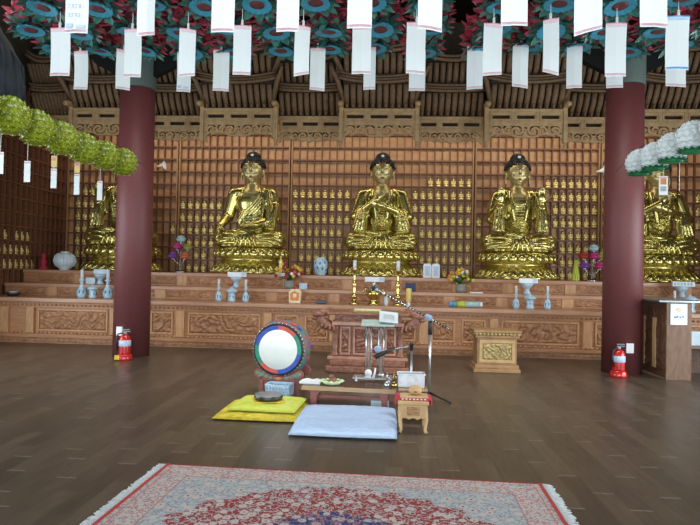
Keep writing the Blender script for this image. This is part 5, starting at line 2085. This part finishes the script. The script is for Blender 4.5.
MB().box(-.12, .12, -.003, .0, -.10, .21).build('sheet', 'white', pz)
MB().ell((0, -.005, .12), (.045, .002, .03), 16, 6).build('printed_emblem', 'cream', pz)
m = MB()
for k in range(4):
    m.box(-.07 + k * .038, -.045 + k * .038, -.0045, -.003, .0 + .01 * (k % 2), .025 + .01 * (k % 2))
m.build('printed_text', 'blueprint', pz)
MB().box(-.05, -.02, -.0045, -.003, -.005, .02).build('printed_text', 'pink', pz)
p = Vector((4.85, 9.52, .461))
tag(MB().box(p.x - .15, p.x + .2, p.y - .08, p.y + .08, p.z, p.z + .22).build('storage_box', 'porcpale', bevel=.005), 'pale box on the low shelf beside the counter', 'box')

# ------------------------------------------------------------------ fire extinguishers and switches
for px, py, Y, lb, mk in ((124.5, 360, 9.2, 'red fire extinguisher at the foot of left column', 'red'), (618.5, 377, 9.05, 'red fire extinguisher at the foot of right column', 'redmat')):
    p = onz(px, py, 0)
    t = thing('fire_extinguisher', (p.x, p.y, 0), lb, 'fire extinguisher', 'red fire extinguishers')
    MB().lathe([(0, 0), (.12, 0), (.125, .03), (.11, .09), (.10, .10), (0, .10)], seg=20).build('plastic_base', 'red', t)
    if px < 300:
        MB().box(-.11, -.03, -.128, -.10, .02, .09).build('yellow_label', 'flyel', t)
    MB().lathe([(0, .10), (.09, .10), (.092, .12), (.092, .33), (.07, .39), (.03, .42), (0, .42)], seg=24).build('cylinder', 'red', t)
    MB().lathe([(.093, .23), (.0945, .232), (.0945, .32), (.093, .322)], seg=24).build('paper_band', 'paleblue', t)
    m = MB()
    m.lathe([(.025, .42), (.03, .43), (.03, .45), (0, .455)], seg=12)
    m.box(-.03, .09, -.012, .012, .455, .47)
    m.box(-.03, .08, -.012, .012, .485, .50)
    m.build('valve_handle', 'steel', t)
    MB().tube([(-.02, -.02, .44), (-.10, -.05, .42), (-.115, -.05, .30), (-.10, -.06, .16)], .012, 8).build('hose', 'black', t)
for px, py, cx, cy, lb in ((120.5, 331, -4.35, 9.67, 'pale switch plate low on the left column'), (629, 348, 3.74, 9.52, 'pale socket plate low on the right column')):
    p = at(px, py, cy - .27)
    d = Vector((p.x - cx, p.y - cy, 0)).normalized()
    t = thing('switch_plate', Vector((cx, cy, p.z)) + d * .298, lb, 'switch plate', 'switch plates on the columns', math.atan2(d.x, -d.y))
    MB().box(-.055, .055, -.02, .012, -.075, .075).build('plate', 'white', t, bevel=.004)
    MB().box(-.025, .025, -.025, -.02, -.05, .05).build('rocker', 'white', t)

# ------------------------------------------------------------------ rug
HX, HY = 1.385, .98
M['rug'] = rug_material(HX, HY)
t = thing('persian_rug', (-.285, 3.33, 0), 'red and pale Persian rug with white fringe in the foreground', 'rug', None, R(-1.5))
MB().box(-HX, HX, -HY, HY, .001, .012).build('woven_field', 'rug', t)
for s in (-1, 1):
    MB().box(s * HX - .022 if s > 0 else -HX - .002, HX + .002 if s > 0 else -HX + .022, -HY, HY, .012, .0145).build('selvage_band', 'rugred', t)
    m = MB()
    rnd = random.Random(s + 5)
    for k in range(230):
        y_ = -HY + 2 * HY * (k + .5) / 230
        L_ = rnd.uniform(.06, .085)
        m.tube([(s * HX, y_, .008), (s * (HX + L_ * .5), y_ + rnd.uniform(-.006, .006), .007), (s * (HX + L_), y_ + rnd.uniform(-.012, .012), .005)], [.004, .0045, .0035], 5)
    o = m.build('fringe', 'fringe', t)
    o['kind'] = 'stuff'
